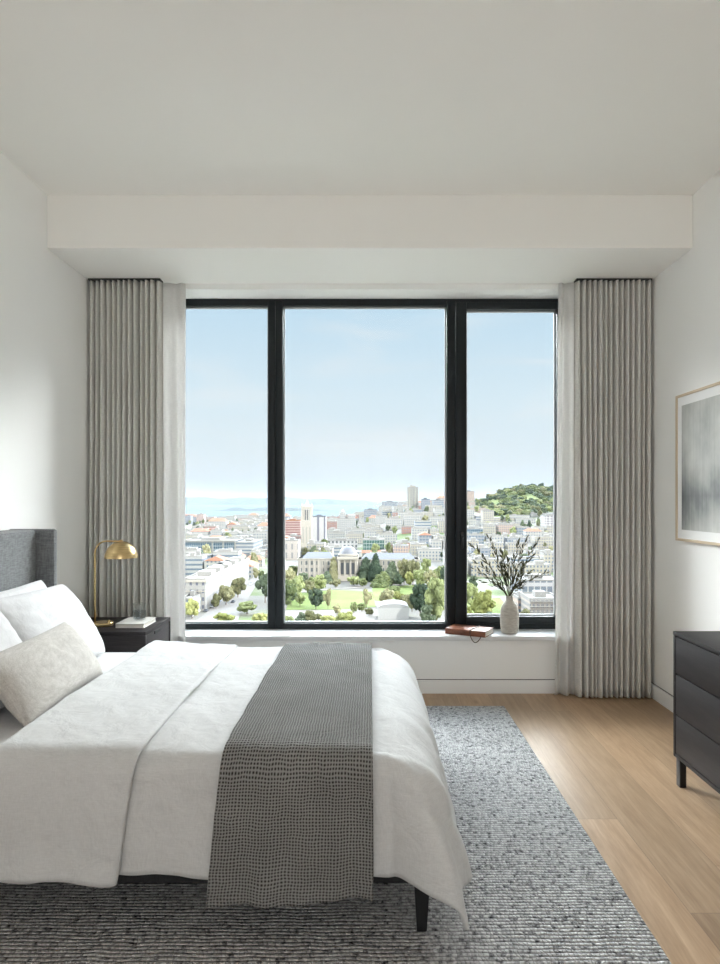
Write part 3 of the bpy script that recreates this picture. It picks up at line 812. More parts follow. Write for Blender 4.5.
# terrain, bay, far shore
nx, ny = 90, 120
Pt = np.zeros((nx, ny, 3))
for i in range(nx):
    for j in range(ny):
        Y = 40 * (2300 / 40) ** (j / (ny - 1)); X = (-.75 + 1.5 * i / (nx - 1)) * max(Y, 200)
        Pt[i, j] = (X, Y, terr(X, Y))
mg = MT('city_ground', (.55, .54, .52), .95, 0, .1)
v = mg.coord()
sg = mg.n.new('ShaderNodeSeparateXYZ'); mg.l.new(v, sg.inputs[0])
hm = mg.math('MULTIPLY', mg.math('GREATER_THAN', sg.outputs[0], 205), mg.math('GREATER_THAN', sg.outputs[1], 1120))
city = (mg.ramp(mg.noise(v, .012, 5, .6), [(.35, (.14, .137, .128)), (.5, (.17, .165, .155)), (.58, (.11, .14, .07)), (.7, (.09, .12, .055))]))
mg.base(mg.mix(hm, city, mg.ramp(mg.noise(v, .02, 3), [(.35, (.09, .12, .05)), (.65, (.18, .21, .09))])))
me = grid_mesh('ground', Pt); st(fin_me('ground', me, mg.m, smooth=True))
mb = MT('bay_water_blue', (.11, .135, .15), 1.0, 0, .5); mb.b.inputs['Specular IOR Level'].default_value = 0
mb.bump(mb.noise(mb.coord(scale=(1, 1, 1)), .02, 3), .3, 2)
bm = nb(); box(bm, -12000, 12000, 2150, 16000, GZ - 3, GZ - 1.5); st(fin('bay_water', bm, mb.m))

mh = MT('far_hills', (.26, .32, .30), 1.0, 0, .1); mh.base(mh.ramp(mh.noise(mh.coord(), .0012, 5), [(.35, (.055, .070, .074)), (.65, (.075, .085, .085))]))
def ridge(name, Y, x0, x1, hfun, depth, label, n=160):
    P = np.zeros((n, 9, 3))
    for i in range(n):
        X = x0 + (x1 - x0) * i / (n - 1)
        for j in range(9):
            s = j / 8; prof = math.sin(PI * s)
            h = hfun((X / Y) * F + VX) * (.85 + .15 * mnoise.noise(Vector((X * .003, s * 2, Y))))
            P[i, j] = (X, Y - depth / 2 + depth * s, GZ - 4 + (h + 4) * prof)
    return tag(fin_me(name, grid_mesh(name, P), mh.m, smooth=True), kind='structure')
Yh = 9500
def hh(px): return (CZ - GZ) + (4.2 - 1.9 * ssf(px, 215, 290) + .9 * math.sin(px * .05) + .5 * math.sin(px * .16) - 7 * ssf(px, 330, 420)) * Yh / F
ridge('distant_hills', Yh, -5200, 4200, hh, 2200, None)
Yp = 3900
def hp(px): return max(0.0, 20 * ssf(px, 208, 240) * (.7 + .3 * math.sin(px * .22)) * (1 - ssf(px, 300, 340)))
ridge('distant_headland', Yp, -1100, -100, hp, 420, None)

# ------------------------------------------------------------------ buildings
placed = []     # (x0, x1, y0, y1)
def free(x0, x1, y0, y1, m=2.0):
    return all(x1 + m < a or x0 - m > b or y1 + m < c or y0 - m > d for a, b, c, d in placed)
def prism(bm, x0, x1, y0, y1, z0, z1, mi, along='x', ov=.5):
    """gable roof"""
    x0 -= ov; x1 += ov; y0 -= ov; y1 += ov
    if along == 'x': A = [(x0, y0, z0), (x1, y0, z0), (x1, y1, z0), (x0, y1, z0), (x0 + (y1 - y0) * .25, (y0 + y1) / 2, z1), (x1 - (y1 - y0) * .25, (y0 + y1) / 2, z1)]; fs = [(0, 1, 5, 4), (2, 3, 4, 5), (3, 0, 4), (1, 2, 5), (3, 2, 1, 0)]
    else: A = [(x0, y0, z0), (x1, y0, z0), (x1, y1, z0), (x0, y1, z0), ((x0 + x1) / 2, y0 + (x1 - x0) * .25, z1), ((x0 + x1) / 2, y1 - (x1 - x0) * .25, z1)]; fs = [(0, 1, 4), (1, 2, 5, 4), (2, 3, 5), (3, 0, 4, 5), (3, 2, 1, 0)]
    vs = [bm.verts.new(p) for p in A]
    for f in fs: bm.faces.new([vs[i] for i in f]).material_index = mi
def simple_building(w_, d_, h, fac, roof, kind, rnd):
    bm = nb(); x0, x1, y0, y1 = -w_ / 2, w_ / 2, 0, d_
    box(bm, x0, x1, y0, y1, -6, h, 0, 0)
    if kind == 'tile': prism(bm, x0, x1, y0, y1, h, h + min(w_, d_) * .22, 1, 'x' if w_ > d_ else 'y')
    else:
        t = .5
        for (a, b, c, d) in ((x0, x1, y0, y0 + t), (x0, x1, y1 - t, y1), (x0, x0 + t, y0, y1), (x1 - t, x1, y0, y1)): box(bm, a, b, c, d, h, h + .9, 0, 2)
        box(bm, x0 + t, x1 - t, y0 + t, y1 - t, h, h + .12, 0, 1)
        for _ in range(rnd.randint(1, 3)):
            a = rnd.uniform(x0 + 1, x1 - w_ * .4); b = rnd.uniform(y0 + 1, y1 - d_ * .4); box(bm, a, a + w_ * rnd.uniform(.12, .35), b, b + d_ * rnd.uniform(.15, .35), h, h + rnd.uniform(1.5, 4), 0, 2)
    return bm
PLAINW = m_plain('roof_plant_white', (.23, .225, .215), .85)

def key_building(px0, px1, ytop, ybase, depth, name, label, fac, roof, parts=None, rooft='flat', cat='building', front_y=None):
    Y = ground_at((px0 + px1) / 2, ybase)[1] if front_y is None else front_y
    X0, X1 = (px0 - VX) * Y / F, (px1 - VX) * Y / F
    g = terr((X0 + X1) / 2, Y); zt = CZ - (ytop - VY) * Y / F; h = zt - g; cx = (X0 + X1) / 2; hw = (X1 - X0) / 2
    placed.append((X0, X1, Y, Y + depth))
    e = empty(name, (cx, Y, g), label, cat)
    bm = nb(); box(bm, -hw, hw, 0, depth, -6, h); fin('walls', bm, fac, e)
    bm = nb()
    if rooft == 'flat':
        t = .6
        for (a, b, c, d) in ((-hw, hw, -.2, t), (-hw, hw, depth - t, depth), (-hw, -hw + t, 0, depth), (hw - t, hw, 0, depth)): box(bm, a, b, c, d, h, h + 1.0)
        box(bm, -hw + t, hw - t, t, depth - t, h, h + .15)
        box(bm, -hw * .4, hw * .3, depth * .4, depth * .7, h, h + 3)
    elif rooft == 'tile': prism(bm, -hw, hw, 0, depth, h, h + min(2 * hw, depth) * .22, 0, 'x' if 2 * hw > depth else 'y')
    elif rooft == 'vault':
        n = 14; prev = None
        for k in range(n + 1):
            a = PI * k / n; x = -hw * math.cos(a); z = h + math.sin(a) * hw * .28
            cur = (bm.verts.new((x, 0, z)), bm.verts.new((x, depth, z)))
            if prev: bm.faces.new((prev[0], cur[0], cur[1], prev[1]))
            prev = cur
        fr = [v for v in bm.verts if v.co.y == 0]; bm.faces.new(fr); bm.faces.new([v for v in bm.verts if v.co.y == depth][::-1])
    fin('roof', bm, roof, e)
    return e, hw, h, Y

# near left
e, hw, h, Y = key_building(183, 205.5, 580, 611, 128, 'corner_building', 'long white stone building at the lower left of the window view, along the tree-lined street', m_facade('white_stone_block', (.27, .265, .255), (.10, .11, .14), 3.4, 4.3, (.3, .68), (.28, .75)), ROOF[0])
bm = nb(); box(bm, -hw - .6, hw + .6, -.7, 128.5, h - 1.2, h + .2); box(bm, -hw - .3, hw + .3, -.4, 128.3, h * .62, h * .62 + .6); fin('cornice', bm, STONE, e)
for k in range(5):
    bm = nb(); box(bm, -hw + 4, -hw + 12, 15 + 22 * k, 26 + 22 * k, h, h + 3); fin('rooftop_housing', bm, PLAINW, e)
key_building(237, 253, 566.5, 579, 28, 'tiled_building', 'white building with an orange hipped roof beyond the trees of the left street', FAC[0], ROOF[2], rooft='tile')
key_building(218, 243, 556.5, 562, 16, 'tiled_building', 'long low building with an orange tiled roof in front of the dark glass block', FAC[1], ROOF[2], rooft='tile')
key_building(244, 262, 560, 567, 16, 'tiled_building', 'short building with an orange tiled roof next to the left window post', FAC[1], ROOF[2], rooft='tile')
e, hw, h, Y = key_building(180, 235, 541.5, 556, 45, 'glass_office_block', 'wide blue glass office block with white fins in the left pane', GLASSD, ROOF[0])
bm = nb()
for x in (-hw + 4, hw * .16, hw * .55, hw - .5): box(bm, x, x + 1.4, -1.2, 0, -2, h + 1)
box(bm, -hw, hw + .5, -1.6, 0, h - .2, h + 1.6); fin('fins', bm, PLAINW, e)
key_building(236, 253.5, 543, 556, 60, 'banded_office_block', 'white office block with dark window bands right of the blue glass block', FAC[4], ROOF[0])
e, hw, h, Y = key_building(257, 274, 536, 548, 30, 'pink_building', 'pink building with a dark blue domed roof beside the left window post', FAC[3], ROOF[3])
bm = nb(); lathe(bm, [(hw * .85 * math.cos(a * PI / 16), h + hw * .6 * math.sin(a * PI / 16)) for a in range(0, 8)] + [(0, h + hw * .6)], 24, (0, 12)); fin('dome', bm, m_plain('blue_slate', (.06, .085, .14), .6), e, smooth=True)
key_building(185, 190.5, 516, 524, 25, 'tower_block', 'bluish tower block at the far left edge of the skyline', FAC[2], ROOF[1])
key_building(196.5, 203.5, 514.5, 524.5, 25, 'tower_block', 'pale tower block standing alone near the bay in the left pane', FAC[3], ROOF[0])
key_building(200, 224, 531, 539, 30, 'low_building', 'yellowish low building above the glass office block', m_facade('ochre', (.34, .26, .16)), ROOF[2])
key_building(180, 192, 600, 617, 30, 'small_building', 'small white building at the bottom left corner of the view', FAC[0], ROOF[0])

# campanile
Y = 753.0; cxp = 306.5
X = (cxp - VX) * Y / F; g = terr(X, Y); s = Y / F
e = empty('bell_tower', (X, Y, g), 'tall pale stone bell tower with open belfry and pointed spire', 'tower')
placed.append((X - 9, X + 9, Y - 2, Y + 14))
hw = 5.3 * s
def zp(py, YY=None): return CZ - (py - VY) * (YY or Y) / F - g
bm = nb(); box(bm, -hw, hw, 0, 2 * hw, -2, zp(521)); fin('shaft', bm, STONE, e)
bm = nb()
for x in (-hw * .62, 0, hw * .62): box(bm, x - hw * .13, x + hw * .13, -.15, .2, zp(543), zp(527))
fin('window_slits', bm, m_plain('shaft_recess', (.25, .24, .22), .8), e)
bm = nb(); pw = hw * .22
for a in (-1, 1):
    for b in (0, 1): box(bm, a * (hw - pw) - pw, a * (hw - pw) + pw, b * (2 * hw - 2 * pw), b * (2 * hw - 2 * pw) + 2 * pw, zp(521), zp(509))
for x in (-hw * .36, 0, hw * .36): box(bm, x - .45, x + .45, .2, 1.0, zp(521), zp(509))
box(bm, -hw, hw, 0, 2 * hw, zp(509.5), zp(507)); fin('belfry', bm, STONE, e)
bm = nb(); box(bm, -hw * .5, hw * .5, .35, .7, zp(520), zp(510)); box(bm, hw - .5, hw - .15, hw * .5, hw * 1.5, zp(520), zp(510)); fin('belfry_opening', bm, WIN, e)
bm = nb(); box(bm, -hw * 1.08, hw * 1.08, -.3, 2 * hw + .3, zp(507.3), zp(506.4)); fin('balcony', bm, STONE, e)
bm = nb(); r4 = hw * .95
lathe(bm, [(r4, zp(506.4)), (r4 * .55, zp(504)), (r4 * .45, zp(503.6)), (0, zp(499))], 4, (0, hw)); bmesh.ops.rotate(bm, verts=bm.verts, cent=(0, hw, 0), matrix=Matrix.Rotation(PI / 4, 3, 'Z')); fin('spire', bm, STONE, e)
for k, (a, b) in enumerate(((-1, 0), (1, 0), (-1, 2), (1, 2))):
    bm = nb(); lathe(bm, [(.9, 0), (0, 4.2)], 6); fin('pinnacle', bm, STONE, e, (a * hw * .88, b * hw * .94 + .3, zp(506.4)))

# domed hall
Y = 493.0; s = Y / F
X = (347.5 - VX) * s; g = terr(X, Y)
e = empty('domed_hall', (X, Y, g), 'neoclassical hall with shallow dome, columned front and long grey-roofed wings facing the lawn', 'building')
placed.append(((292 - VX) * s, (425 - VX) * s, Y - 3, Y + 50))
hw = 10.3 * s
def zq(py): return CZ - (py - VY) * Y / F - g
bm = nb(); box(bm, -hw, hw, 2, 26, -2, zq(557)); box(bm, -hw * 1.04, hw * 1.04, -.4, 26.4, zq(559.5), zq(557)); box(bm, -hw, hw, 0, 2, zq(581.5), zq(576)); fin('portico_block', bm, STONE, e)
bm = nb()
for x in (-.52, 0, .52): box(bm, x * hw - hw * .15, x * hw + hw * .15, 1.8, 2.2, zq(574.5), zq(563))
fin('arched_windows', bm, WIN, e)
for x in (-.9, -.3, .3, .9, -.76, .76):
    bm = nb(); lathe(bm, [(0, 0), (.62, 0), (.55, 1), (.5, zq(560) - zq(576)), (.7, zq(559.5) - zq(576)), (0, zq(559.5) - zq(576))], 12); fin('column', bm, STONE, e, (x * hw, .7, zq(576)), smooth=False)
bm = nb(); lathe(bm, [(hw * .93, zq(557)), (hw * .93, zq(555)), (hw * .86, zq(554.5)), (hw * .78, zq(551.5)), (hw * .6, zq(549)), (hw * .35, zq(547.6)), (0, zq(547))], 36, (0, 13)); fin('dome', bm, SLATE, e, auto=30)
bm = nb(); lathe(bm, [(hw * .93, zq(557)), (hw * .95, zq(555)), (hw * .9, zq(554.7))], 36, (0, 13)); fin('drum', bm, STONE, e)
for (a, b, yt, nm) in ((297, 337.5, 559, 'left'), (357.5, 420, 560, 'right')):
    x0, x1 = (a - 347.5) * s, (b - 347.5) * s
    bm = nb(); box(bm, x0, x1, 5, 24, -2, zq(yt)); box(bm, x0 - .5, x1 + .5, 4.4, 24.6, zq(yt) - .8, zq(yt)); w_ = fin('wing', bm, STONEW, e)
    bm = nb(); prism(bm, x0 + 3, x1 - 3, 7, 22, zq(yt), zq(yt - 5.5), 0, 'x', 0); fin('wing_roof', bm, SLATE, e)
    for k in range(int((x1 - x0) / 3.4)):
        xx = x0 + 2 + k * 3.4
        bm = nb(); box(bm, xx - .45, xx + .45, 4.2, 5, -1, zq(yt) - 1.2); fin('pilaster', bm, STONE, e)

# centre and right landmark blocks
key_building(312, 325.5, 517, 546, 30, 'slab_block', 'white slab block with dark top storeys right of the bell tower', m_facade('slab_white', (.34, .335, .33), (.12, .12, .15), 9, 3.6, (.3, .62), (.0, 1.0)), ROOF[3])
key_building(285, 300, 521, 541, 30, 'striped_block', 'red and white striped block left of the bell tower', m_facade('striped_red', (.32, .245, .225), (.18, .09, .09), 3, 3.6, strip=True, wz=(.35, .85)), ROOF[2])
key_building(285, 298, 541, 560, 25, 'white_block', 'white building with tall windows beside the left window post, below the striped block', m_facade('tall_windows', (.35, .32, .30), (.18, .18, .19), 6, 9, (.3, .6), (.2, .85)), ROOF[0])
e, hw, h, Y = key_building(337, 355, 519, 536, 30, 'stepped_white_tower', 'white stepped building rising above the trees between bell tower and high-rise', FAC[0], ROOF[0])
bm = nb(); box(bm, -hw * .7, -hw * .1, 5, 20, h, h + 11); lathe(bm, [(3.2, h + 11), (2.6, h + 13), (0, h + 17)], 12, (-hw * .4, 12)); box(bm, hw * .2, hw, 3, 22, h, h + 7); fin('upper_tower', bm, FAC[0], e)
key_building(326, 357, 541, 552, 20, 'white_block', 'white office block with a grid of dark windows above the domed hall', m_facade('grid_white', (.36, .36, .36), (.08, .09, .10), 4.6, 4.6, (.25, .75), (.25, .8)), ROOF[0])
key_building(363, 384, 540, 550.5, 25, 'green_glass_building', 'building with a green glass front above the right wing of the hall', GLASSG, ROOF[0])
key_building(397, 415, 543, 550, 22, 'red_building', 'low brick red building with flat roof right of the green glass building', FAC[5], ROOF[0])
key_building(386, 396, 545, 550.5, 12, 'red_building', 'small brick red annex between the green glass front and the larger red block', FAC[5], ROOF[0])
key_building(357, 396, 553, 556.5, 12, 'tiled_building', 'narrow strip of orange tiled roof behind the hall and its trees', FAC[1], ROOF[2], rooft='tile')
e, hw, h, Y = key_building(407.5, 418.5, 487.5, 511, 20, 'high_rise', 'slim beige high-rise tower standing alone on the ridge', m_facade('tower_beige', (.26, .25, .22), (.13, .14, .15), 5.2, 3.2, (.2, .8), (.3, .8)), ROOF[1])
bm = nb(); box(bm, -hw * .5, hw * .5, 5, 15, h, h + 3.5); box(bm, -hw * .5, -hw * .1, 7, 9, h, h + 5); fin('rooftop_housing', bm, FAC[1], e)
bm = nb(); box(bm, -.8, .8, -.5, 0, 0, h); box(bm, hw * .55, hw * .7, -.5, 0, 0, h); fin('vertical_ribs', bm, m_plain('rib_dark', (.16, .16, .15), .7), e)
key_building(382, 398, 502, 512, 25, 'apartment_block', 'wide grey apartment block on the ridge left of the high-rise', FAC[2], ROOF[1])
key_building(364, 377, 510, 524, 25, 'apartment_block', 'grey apartment block lower on the ridge, left of the wide grey one', FAC[2], ROOF[1])
key_building(422, 430, 499.5, 511, 22, 'apartment_block', 'bluish apartment tower just right of the high-rise', FAC[2], ROOF[3])
key_building(433.5, 444, 500.5, 512, 22, 'apartment_block', 'grey block against the sky beside the thick window post', FAC[2], ROOF[1])
key_building(464, 474.5, 491.5, 504, 20, 'apartment_block', 'pinkish block on the skyline left of the wooded hill', FAC[3], ROOF[1])
key_building(483, 494, 511, 526, 20, 'apartment_block', 'tall cream block with balconies below the wooded hill', FAC[1], ROOF[0])
key_building(545, 562, 516, 530, 25, 'apartment_block', 'white block with dark window rows at the right end of the hill', m_facade('rows', (.34, .335, .33), (.14, .13, .16), 5, 3.4, (.2, .8), (.3, .8)), ROOF[0])
key_building(464, 483, 529, 541, 28, 'glass_building', 'pale building with bluish glass front behind the olive branches, left side', GLASSD, ROOF[0])
e, hw, h, Y = key_building(378, 409, 608, 621, 13, 'white_pavilion', 'white pavilion with a curved roof at the bottom of the lawn', m_plain('pavilion_white', (.30, .30, .30), .7), m_plain('pavilion_roof', (.23, .23, .235), .6), rooft='vault')
e, hw, h, Y = key_building(519, 562, 581, 596, 26, 'flat_roofed_building', 'low building with a broad white flat roof right of the olive vase', m_facade('low_glass', (.32, .32, .33), (.12, .14, .17), 4, 7, (.1, .9), (.2, .85)), ROOF[0])
e, hw, h, Y = key_building(530, 562, 600, 621, 22, 'balcony_building', 'building with rows of white balcony rails at the lower right of the view', m_facade('balcony_wall', (.28, .25, .23), (.10, .11, .13), 2.2, 3.0, (.2, .8), (.2, .8)), ROOF[0])
bm = nb()
for k in range(4): box(bm, -hw, hw, -1.6, 0, 1.5 + k * 2.8, 1.8 + k * 2.8); box(bm, -hw, hw, -1.6, -1.5, 2.6 + k * 2.8, 2.75 + k * 2.8)
for k in range(9): box(bm, -hw + k * 2 * hw / 8.2, -hw + k * 2 * hw / 8.2 + .25, -1.6, -1.4, 0, h)
fin('balcony_rails', bm, PLAINW, e)
key_building(518, 529, 599, 614, 16, 'brick_building', 'small pinkish building just right of the vase', FAC[3], ROOF[0])

# lawn, plaza, street
def flat(name, pts, z, mat, label, cat, kind=None, **k):
    bm = nb(); ps = []
    for px, py in pts:
        Yp = F * (CZ - GZ) / (py - VY); ps.append(((px - VX) * Yp / F, Yp))
    cx = sum(p[0] for p in ps) / len(ps); cy = sum(p[1] for p in ps) / len(ps)
    vs = [bm.verts.new((p[0] - cx, p[1] - cy, 0)) for p in ps]; f = bm.faces.new(vs)
    r = bmesh.ops.extrude_face_region(bm, geom=[f]); 
    for v_ in r['geom']:
        if isinstance(v_, bmesh.types.BMVert): v_.co.z += .12
    bmesh.ops.recalc_face_normals(bm, faces=bm.faces)
    return tag(fin(name, bm, mat, None, (cx, cy, GZ + z)), label, cat, kind=kind)
GR = MT('park_grass', (.3, .42, .14), 1, 0, .1); GR.base(GR.ramp(GR.noise(GR.coord(), .05, 4), [(.35, (.11, .15, .05)), (.65, (.15, .19, .07))])); GR = GR.m
PAVE = m_plain('pale_paving', (.19, .175, .16), .9); ASPH = m_plain('street_asphalt', (.17, .163, .158), .9)
flat('lawn', [(286, 610), (292, 594), (335, 590), (372, 592), (376, 607), (350, 609.5)], .05, GR, 'bright green lawn in front of the domed hall', 'lawn')
flat('lawn', [(372, 588.5), (420, 584.5), (436, 592), (428, 605), (412, 608), (392, 605), (374, 600)], .05, GR, 'smaller sunlit lawn right of the middle, behind the white pavilion', 'lawn')
flat('lawn', [(466, 600), (500, 598), (512, 612), (470, 618)], .05, GR, 'patch of grass under the yellow tree left of the vase', 'lawn')
flat('park_path', [(290, 592.5), (372, 586), (420, 582.5), (420, 584), (372, 588), (336, 589.5), (291, 593.8)], .2, PAVE, 'pale path crossing in front of the hall', 'path')
flat('park_path', [(270, 623.4), (275, 611.5), (376, 609), (380, 612), (372, 624)], .1, PAVE, 'pale paved strip along the bottom of the lawn', 'path')
flat('street', [(192, 624.5), (216, 605), (256, 575), (263, 575), (247, 600), (236, 624.5)], .08, ASPH, 'pale street running away between the trees at the left', 'street')

CARM = [m_plain('car_white', (.8, .8, .8), .3), m_plain('car_dark', (.06, .07, .09), .3), m_plain('car_blue', (.12, .18, .32), .3)]
def car(px, py, mi, label, rz=0):
    g = ground_at(px, py); e = empty('car', (g.x, g.y, g.z + .25), label, 'car', rz=rz)
    bm = nb(); box(bm, -.9, .9, -2.2, 2.2, .3, .9, .15); fin('body', bm, CARM[mi], e)
    bm = nb(); box(bm, -.78, .78, -1.2, 1.4, .9, 1.45, .2); fin('cabin', bm, WIN, e)
    for a in (-.85, .85):
        for b in (-1.4, 1.4):
            bm = nb(); bmesh.ops.create_cone(bm, cap_ends=True, segments=12, radius1=.33, radius2=.33, depth=.2); bmesh.ops.rotate(bm, verts=bm.verts, cent=(0, 0, 0), matrix=Matrix.Rotation(PI / 2, 3, 'Y')); fin('wheel', bm, WIN, e, (a, b, .33))
for px, py, mi, lb_ in ((206, 612, 1, 'dark car parked nearest on the left street'), (212.5, 607.5, 0, 'white car parked behind the dark one on the left street'), (219, 602.5, 2, 'blue car parked under the street trees'), (233, 603, 1, 'dark car driving on the left street beside the round green tree'), (251, 585, 0, 'white car far up the left street')): car(px, py, mi, lb_)

# generic city fabric
rnd = random.Random(42)
zones = {}
NB = 0
Yr = 520.0; row = 0
while Yr < 2080 and NB < 290:
    wmin, wmax = (11, 24) if Yr < 900 else ((16, 36) if Yr < 1400 else (28, 60))
    X = -.33 * Yr
    while X < .33 * Yr:
        wd = rnd.uniform(wmin, wmax); dp_ = rnd.uniform(14, 24) * (1 if Yr < 1200 else 1.6)
        cx = X + wd / 2; px = VX + cx / Yr * F
        X += wd + rnd.choice((1.5, 2, 4, 9))
        g = terr(cx, Yr)
        vis = 183 < px < 562 and not (266 < px < 284 and wd / Yr * F < 14) and not (446 < px < 465 and wd / Yr * F < 12)
        if not vis: continue
        # the wooded hill stays green
        if cx > 205 and Yr > 1110: continue
        if Yr < 640 and 262 < px < 440: continue
        if not free(X - wd, X, Yr, Yr + dp_): continue
        if rnd.random() < .10: continue
        fi = rnd.choices(range(6), (42, 28, 6, 11, 8, 4))[0]; ri = rnd.choices(range(4), (50, 24, 9, 12))[0]
        if px > 455 and Yr < 800 and ri == 2: ri = 0
        if px > 455 and Yr < 800 and fi in (3, 5): fi = 1
        h = rnd.uniform(7, 15) if Yr < 1300 else rnd.uniform(6, 17)
        if px > 470 and Yr > 880: h = rnd.uniform(5, 9)
        if rnd.random() < .08: h *= 1.5
        bm = simple_building(wd, dp_, h, fi, ri, 'tile' if ri == 2 else 'flat', rnd)
        o = fin('city_building', bm, [FAC[fi], ROOF[ri], PLAINW], None, (cx, Yr, g))
        zone = ('in the near streets' if Yr < 760 else 'below the ridge' if Yr < 1150 else 'on the crowded ridge' if px > 340 and Yr < 1500 else 'in the far flat city' if px <= 340 else 'beyond the ridge')
        side = 'left pane' if px < 275 else 'middle pane' if px < 455 else 'right pane'
        tag(o, f'{FNAME[fi]} building, {RNAME[ri]}, {zone}, {side}', 'building', f'{FNAME[fi]} buildings {RNAME[ri]} {zone} {side}')
        NB += 1
        if NB >= 290: break
    Yr *= 1.075 if Yr < 1300 else 1.10; row += 1

# the rest of the city at both sides, past the buildings placed one by one
ro = random.Random(77); bm = nb(); tm = []
Yr = 330.0
while Yr < 2080:
    for (pa, pb) in ((30, 181), (566, 720)):
        X = (pa - VX) * Yr / F; X1_ = (pb - VX) * Yr / F
        while X < X1_:
            wd = ro.uniform(12, 26) * (1 if Yr < 1200 else 1.7); cx = X + wd / 2
            if X + wd < X1_ and free(X, X + wd, Yr, Yr + 20) and not (cx > 205 and Yr > 1110) and ro.random() < .85:
                g = terr(cx, Yr) - GZ; h = ro.uniform(7, 14); dp_ = ro.uniform(14, 22)
                fi = ro.choices(range(6), (42, 28, 6, 11, 8, 4))[0]
                box(bm, X, X + wd, Yr, Yr + dp_, g - 6, g + h, 0, fi)
                if ro.random() < .2: prism(bm, X, X + wd, Yr, Yr + dp_, g + h, g + h + 4, 8, 'x')
                else: box(bm, X + .5, X + wd - .5, Yr + .5, Yr + dp_ - .5, g + h, g + h + .3, 0, ro.choice((6, 6, 7))); box(bm, X + wd * .3, X + wd * .6, Yr + 5, Yr + 10, g + h, g + h + 2.6, 0, 7)
            X += wd + ro.choice((2, 4, 9))
    Yr *= 1.075
tag(fin('outlying_city_blocks', bm, FAC + [ROOF[0], ROOF[1], ROOF[2]], None, (0, 0, GZ)), 'pale city buildings spreading away past both sides of the window view', 'buildings', kind='stuff')

# ------------------------------------------------------------------ trees
def crown_mesh(name, seed, shape, nblob, cards, conifer=False):
    r_ = random.Random(seed); bm = nb(); blobs = []
    for k in range(nblob):
        if conifer:
            t = k / nblob; c_ = Vector((r_.uniform(-.1, .1) * (1 - t), r_.uniform(-.1, .1) * (1 - t), .12 + .82 * t)); R_ = .26 * (1 - t) ** .8 + .06
        else:
            a = r_.uniform(0, 2 * PI); zz_ = r_.uniform(.28, .86); q = r_.uniform(0, .40) * math.sqrt(max(.05, 1 - ((zz_ - .55) / .36) ** 2)); c_ = Vector((math.cos(a) * q, math.sin(a) * q, zz_)); R_ = r_.uniform(.09, .17)
        blobs.append((c_, R_))
        r = bmesh.ops.create_icosphere(bm, subdivisions=2, radius=R_)
        for v_ in r['verts']:
            v_.co = v_.co * (1 + .5 * mnoise.noise(v_.co * 14 + Vector((seed, k, 0)))) + c_
    for k in range(cards):
        c_, R_ = r_.choice(blobs); d = Vector((r_.gauss(0, 1), r_.gauss(0, 1), r_.gauss(.2, 1))).normalized()
        p = c_ + d * R_ * r_.uniform(.92, 1.14); a = Vector((r_.gauss(0, 1), r_.gauss(0, 1), r_.gauss(0, 1))).normalized(); b = a.cross(d + Vector((.1, 0, 0))).normalized()
        L = r_.uniform(.018, .052)
        v4 = [bm.verts.new(p + a * L * x + b * L * .8 * y) for x, y in ((-1, -1), (1, -.8), (1, 1), (-.8, 1))]; bm.faces.new(v4)
    me = bpy.data.meshes.new(name); bm.to_mesh(me); bm.free()
    return me
def leafmat(name, c1, c2):
    m = MT(name, c1, .9, 0, .1); v = m.coord(); oi = m.n.new('ShaderNodeObjectInfo')
    f = m.math('ADD', m.math('MULTIPLY', m.noise(v, 13, 4, .7), .7), m.math('MULTIPLY', oi.outputs['Random'], .3))
    m.base(m.ramp(f, [(.36, c1), (.62, c2)])); m.translucent(.15, c2); return m.m
LM = {'green': leafmat('foliage_green', (.075, .10, .045), (.26, .29, .14)), 'dark': leafmat('foliage_dark', (.035, .055, .038), (.14, .17, .11)), 'yellow': leafmat('foliage_yellow', (.15, .165, .055), (.32, .33, .14)), 'olive': leafmat('foliage_olive', (.10, .105, .055), (.30, .29, .17))}
CM = {}
for i, (k, mt) in enumerate(LM.items()):
    for j in range(2):
        me = crown_mesh('crown', 10 * i + j, None, 26, 1500); me.materials.append(mt); CM[k, j] = me
    me = crown_mesh('crown', 77 + i, None, 10, 700, True); me.materials.append(mt); CM[k, 'c'] = me
bm = nb(); tube(bm, [(0, 0, -.05), (.01, 0, .2), (-.01, .01, .45)], [.03, .022, .016], 8); TRM = bpy.data.meshes.new('trunk'); bm.to_mesh(TRM); bm.free(); TRM.materials.append(m_plain('tree_bark', (.12, .09, .065), .95))
def tree(px, pb, hpx, wpx, kind, label, group=None, con=False, parts=True, name='tree'):
    g = ground_at(px, pb); s = g.y / F; H, W = hpx * s, wpx * s
    me = CM[kind, 'c' if con else random.randint(0, 1)]
    if parts:
        e = empty(name, g, label, 'tree', group); e.rotation_euler[2] = random.uniform(0, 6.28)
        for nm, mm in (('crown', me), ('trunk', TRM)):
            o = bpy.data.objects.new(nm, mm); COL.objects.link(o); o.parent = e; o.scale = (W / (.56 if con else 1.05), W / (.56 if con else 1.05), H)
    else:
        o = bpy.data.objects.new(name, me); COL.objects.link(o); o.location = g; o.scale = (W / .95, W / .95, H); o.rotation_euler[2] = random.uniform(0, 6.28); tag(o, label, 'tree', group)
    placed.append((g.x - W * .3, g.x + W * .3, g.y - W * .3, g.y + W * .3))
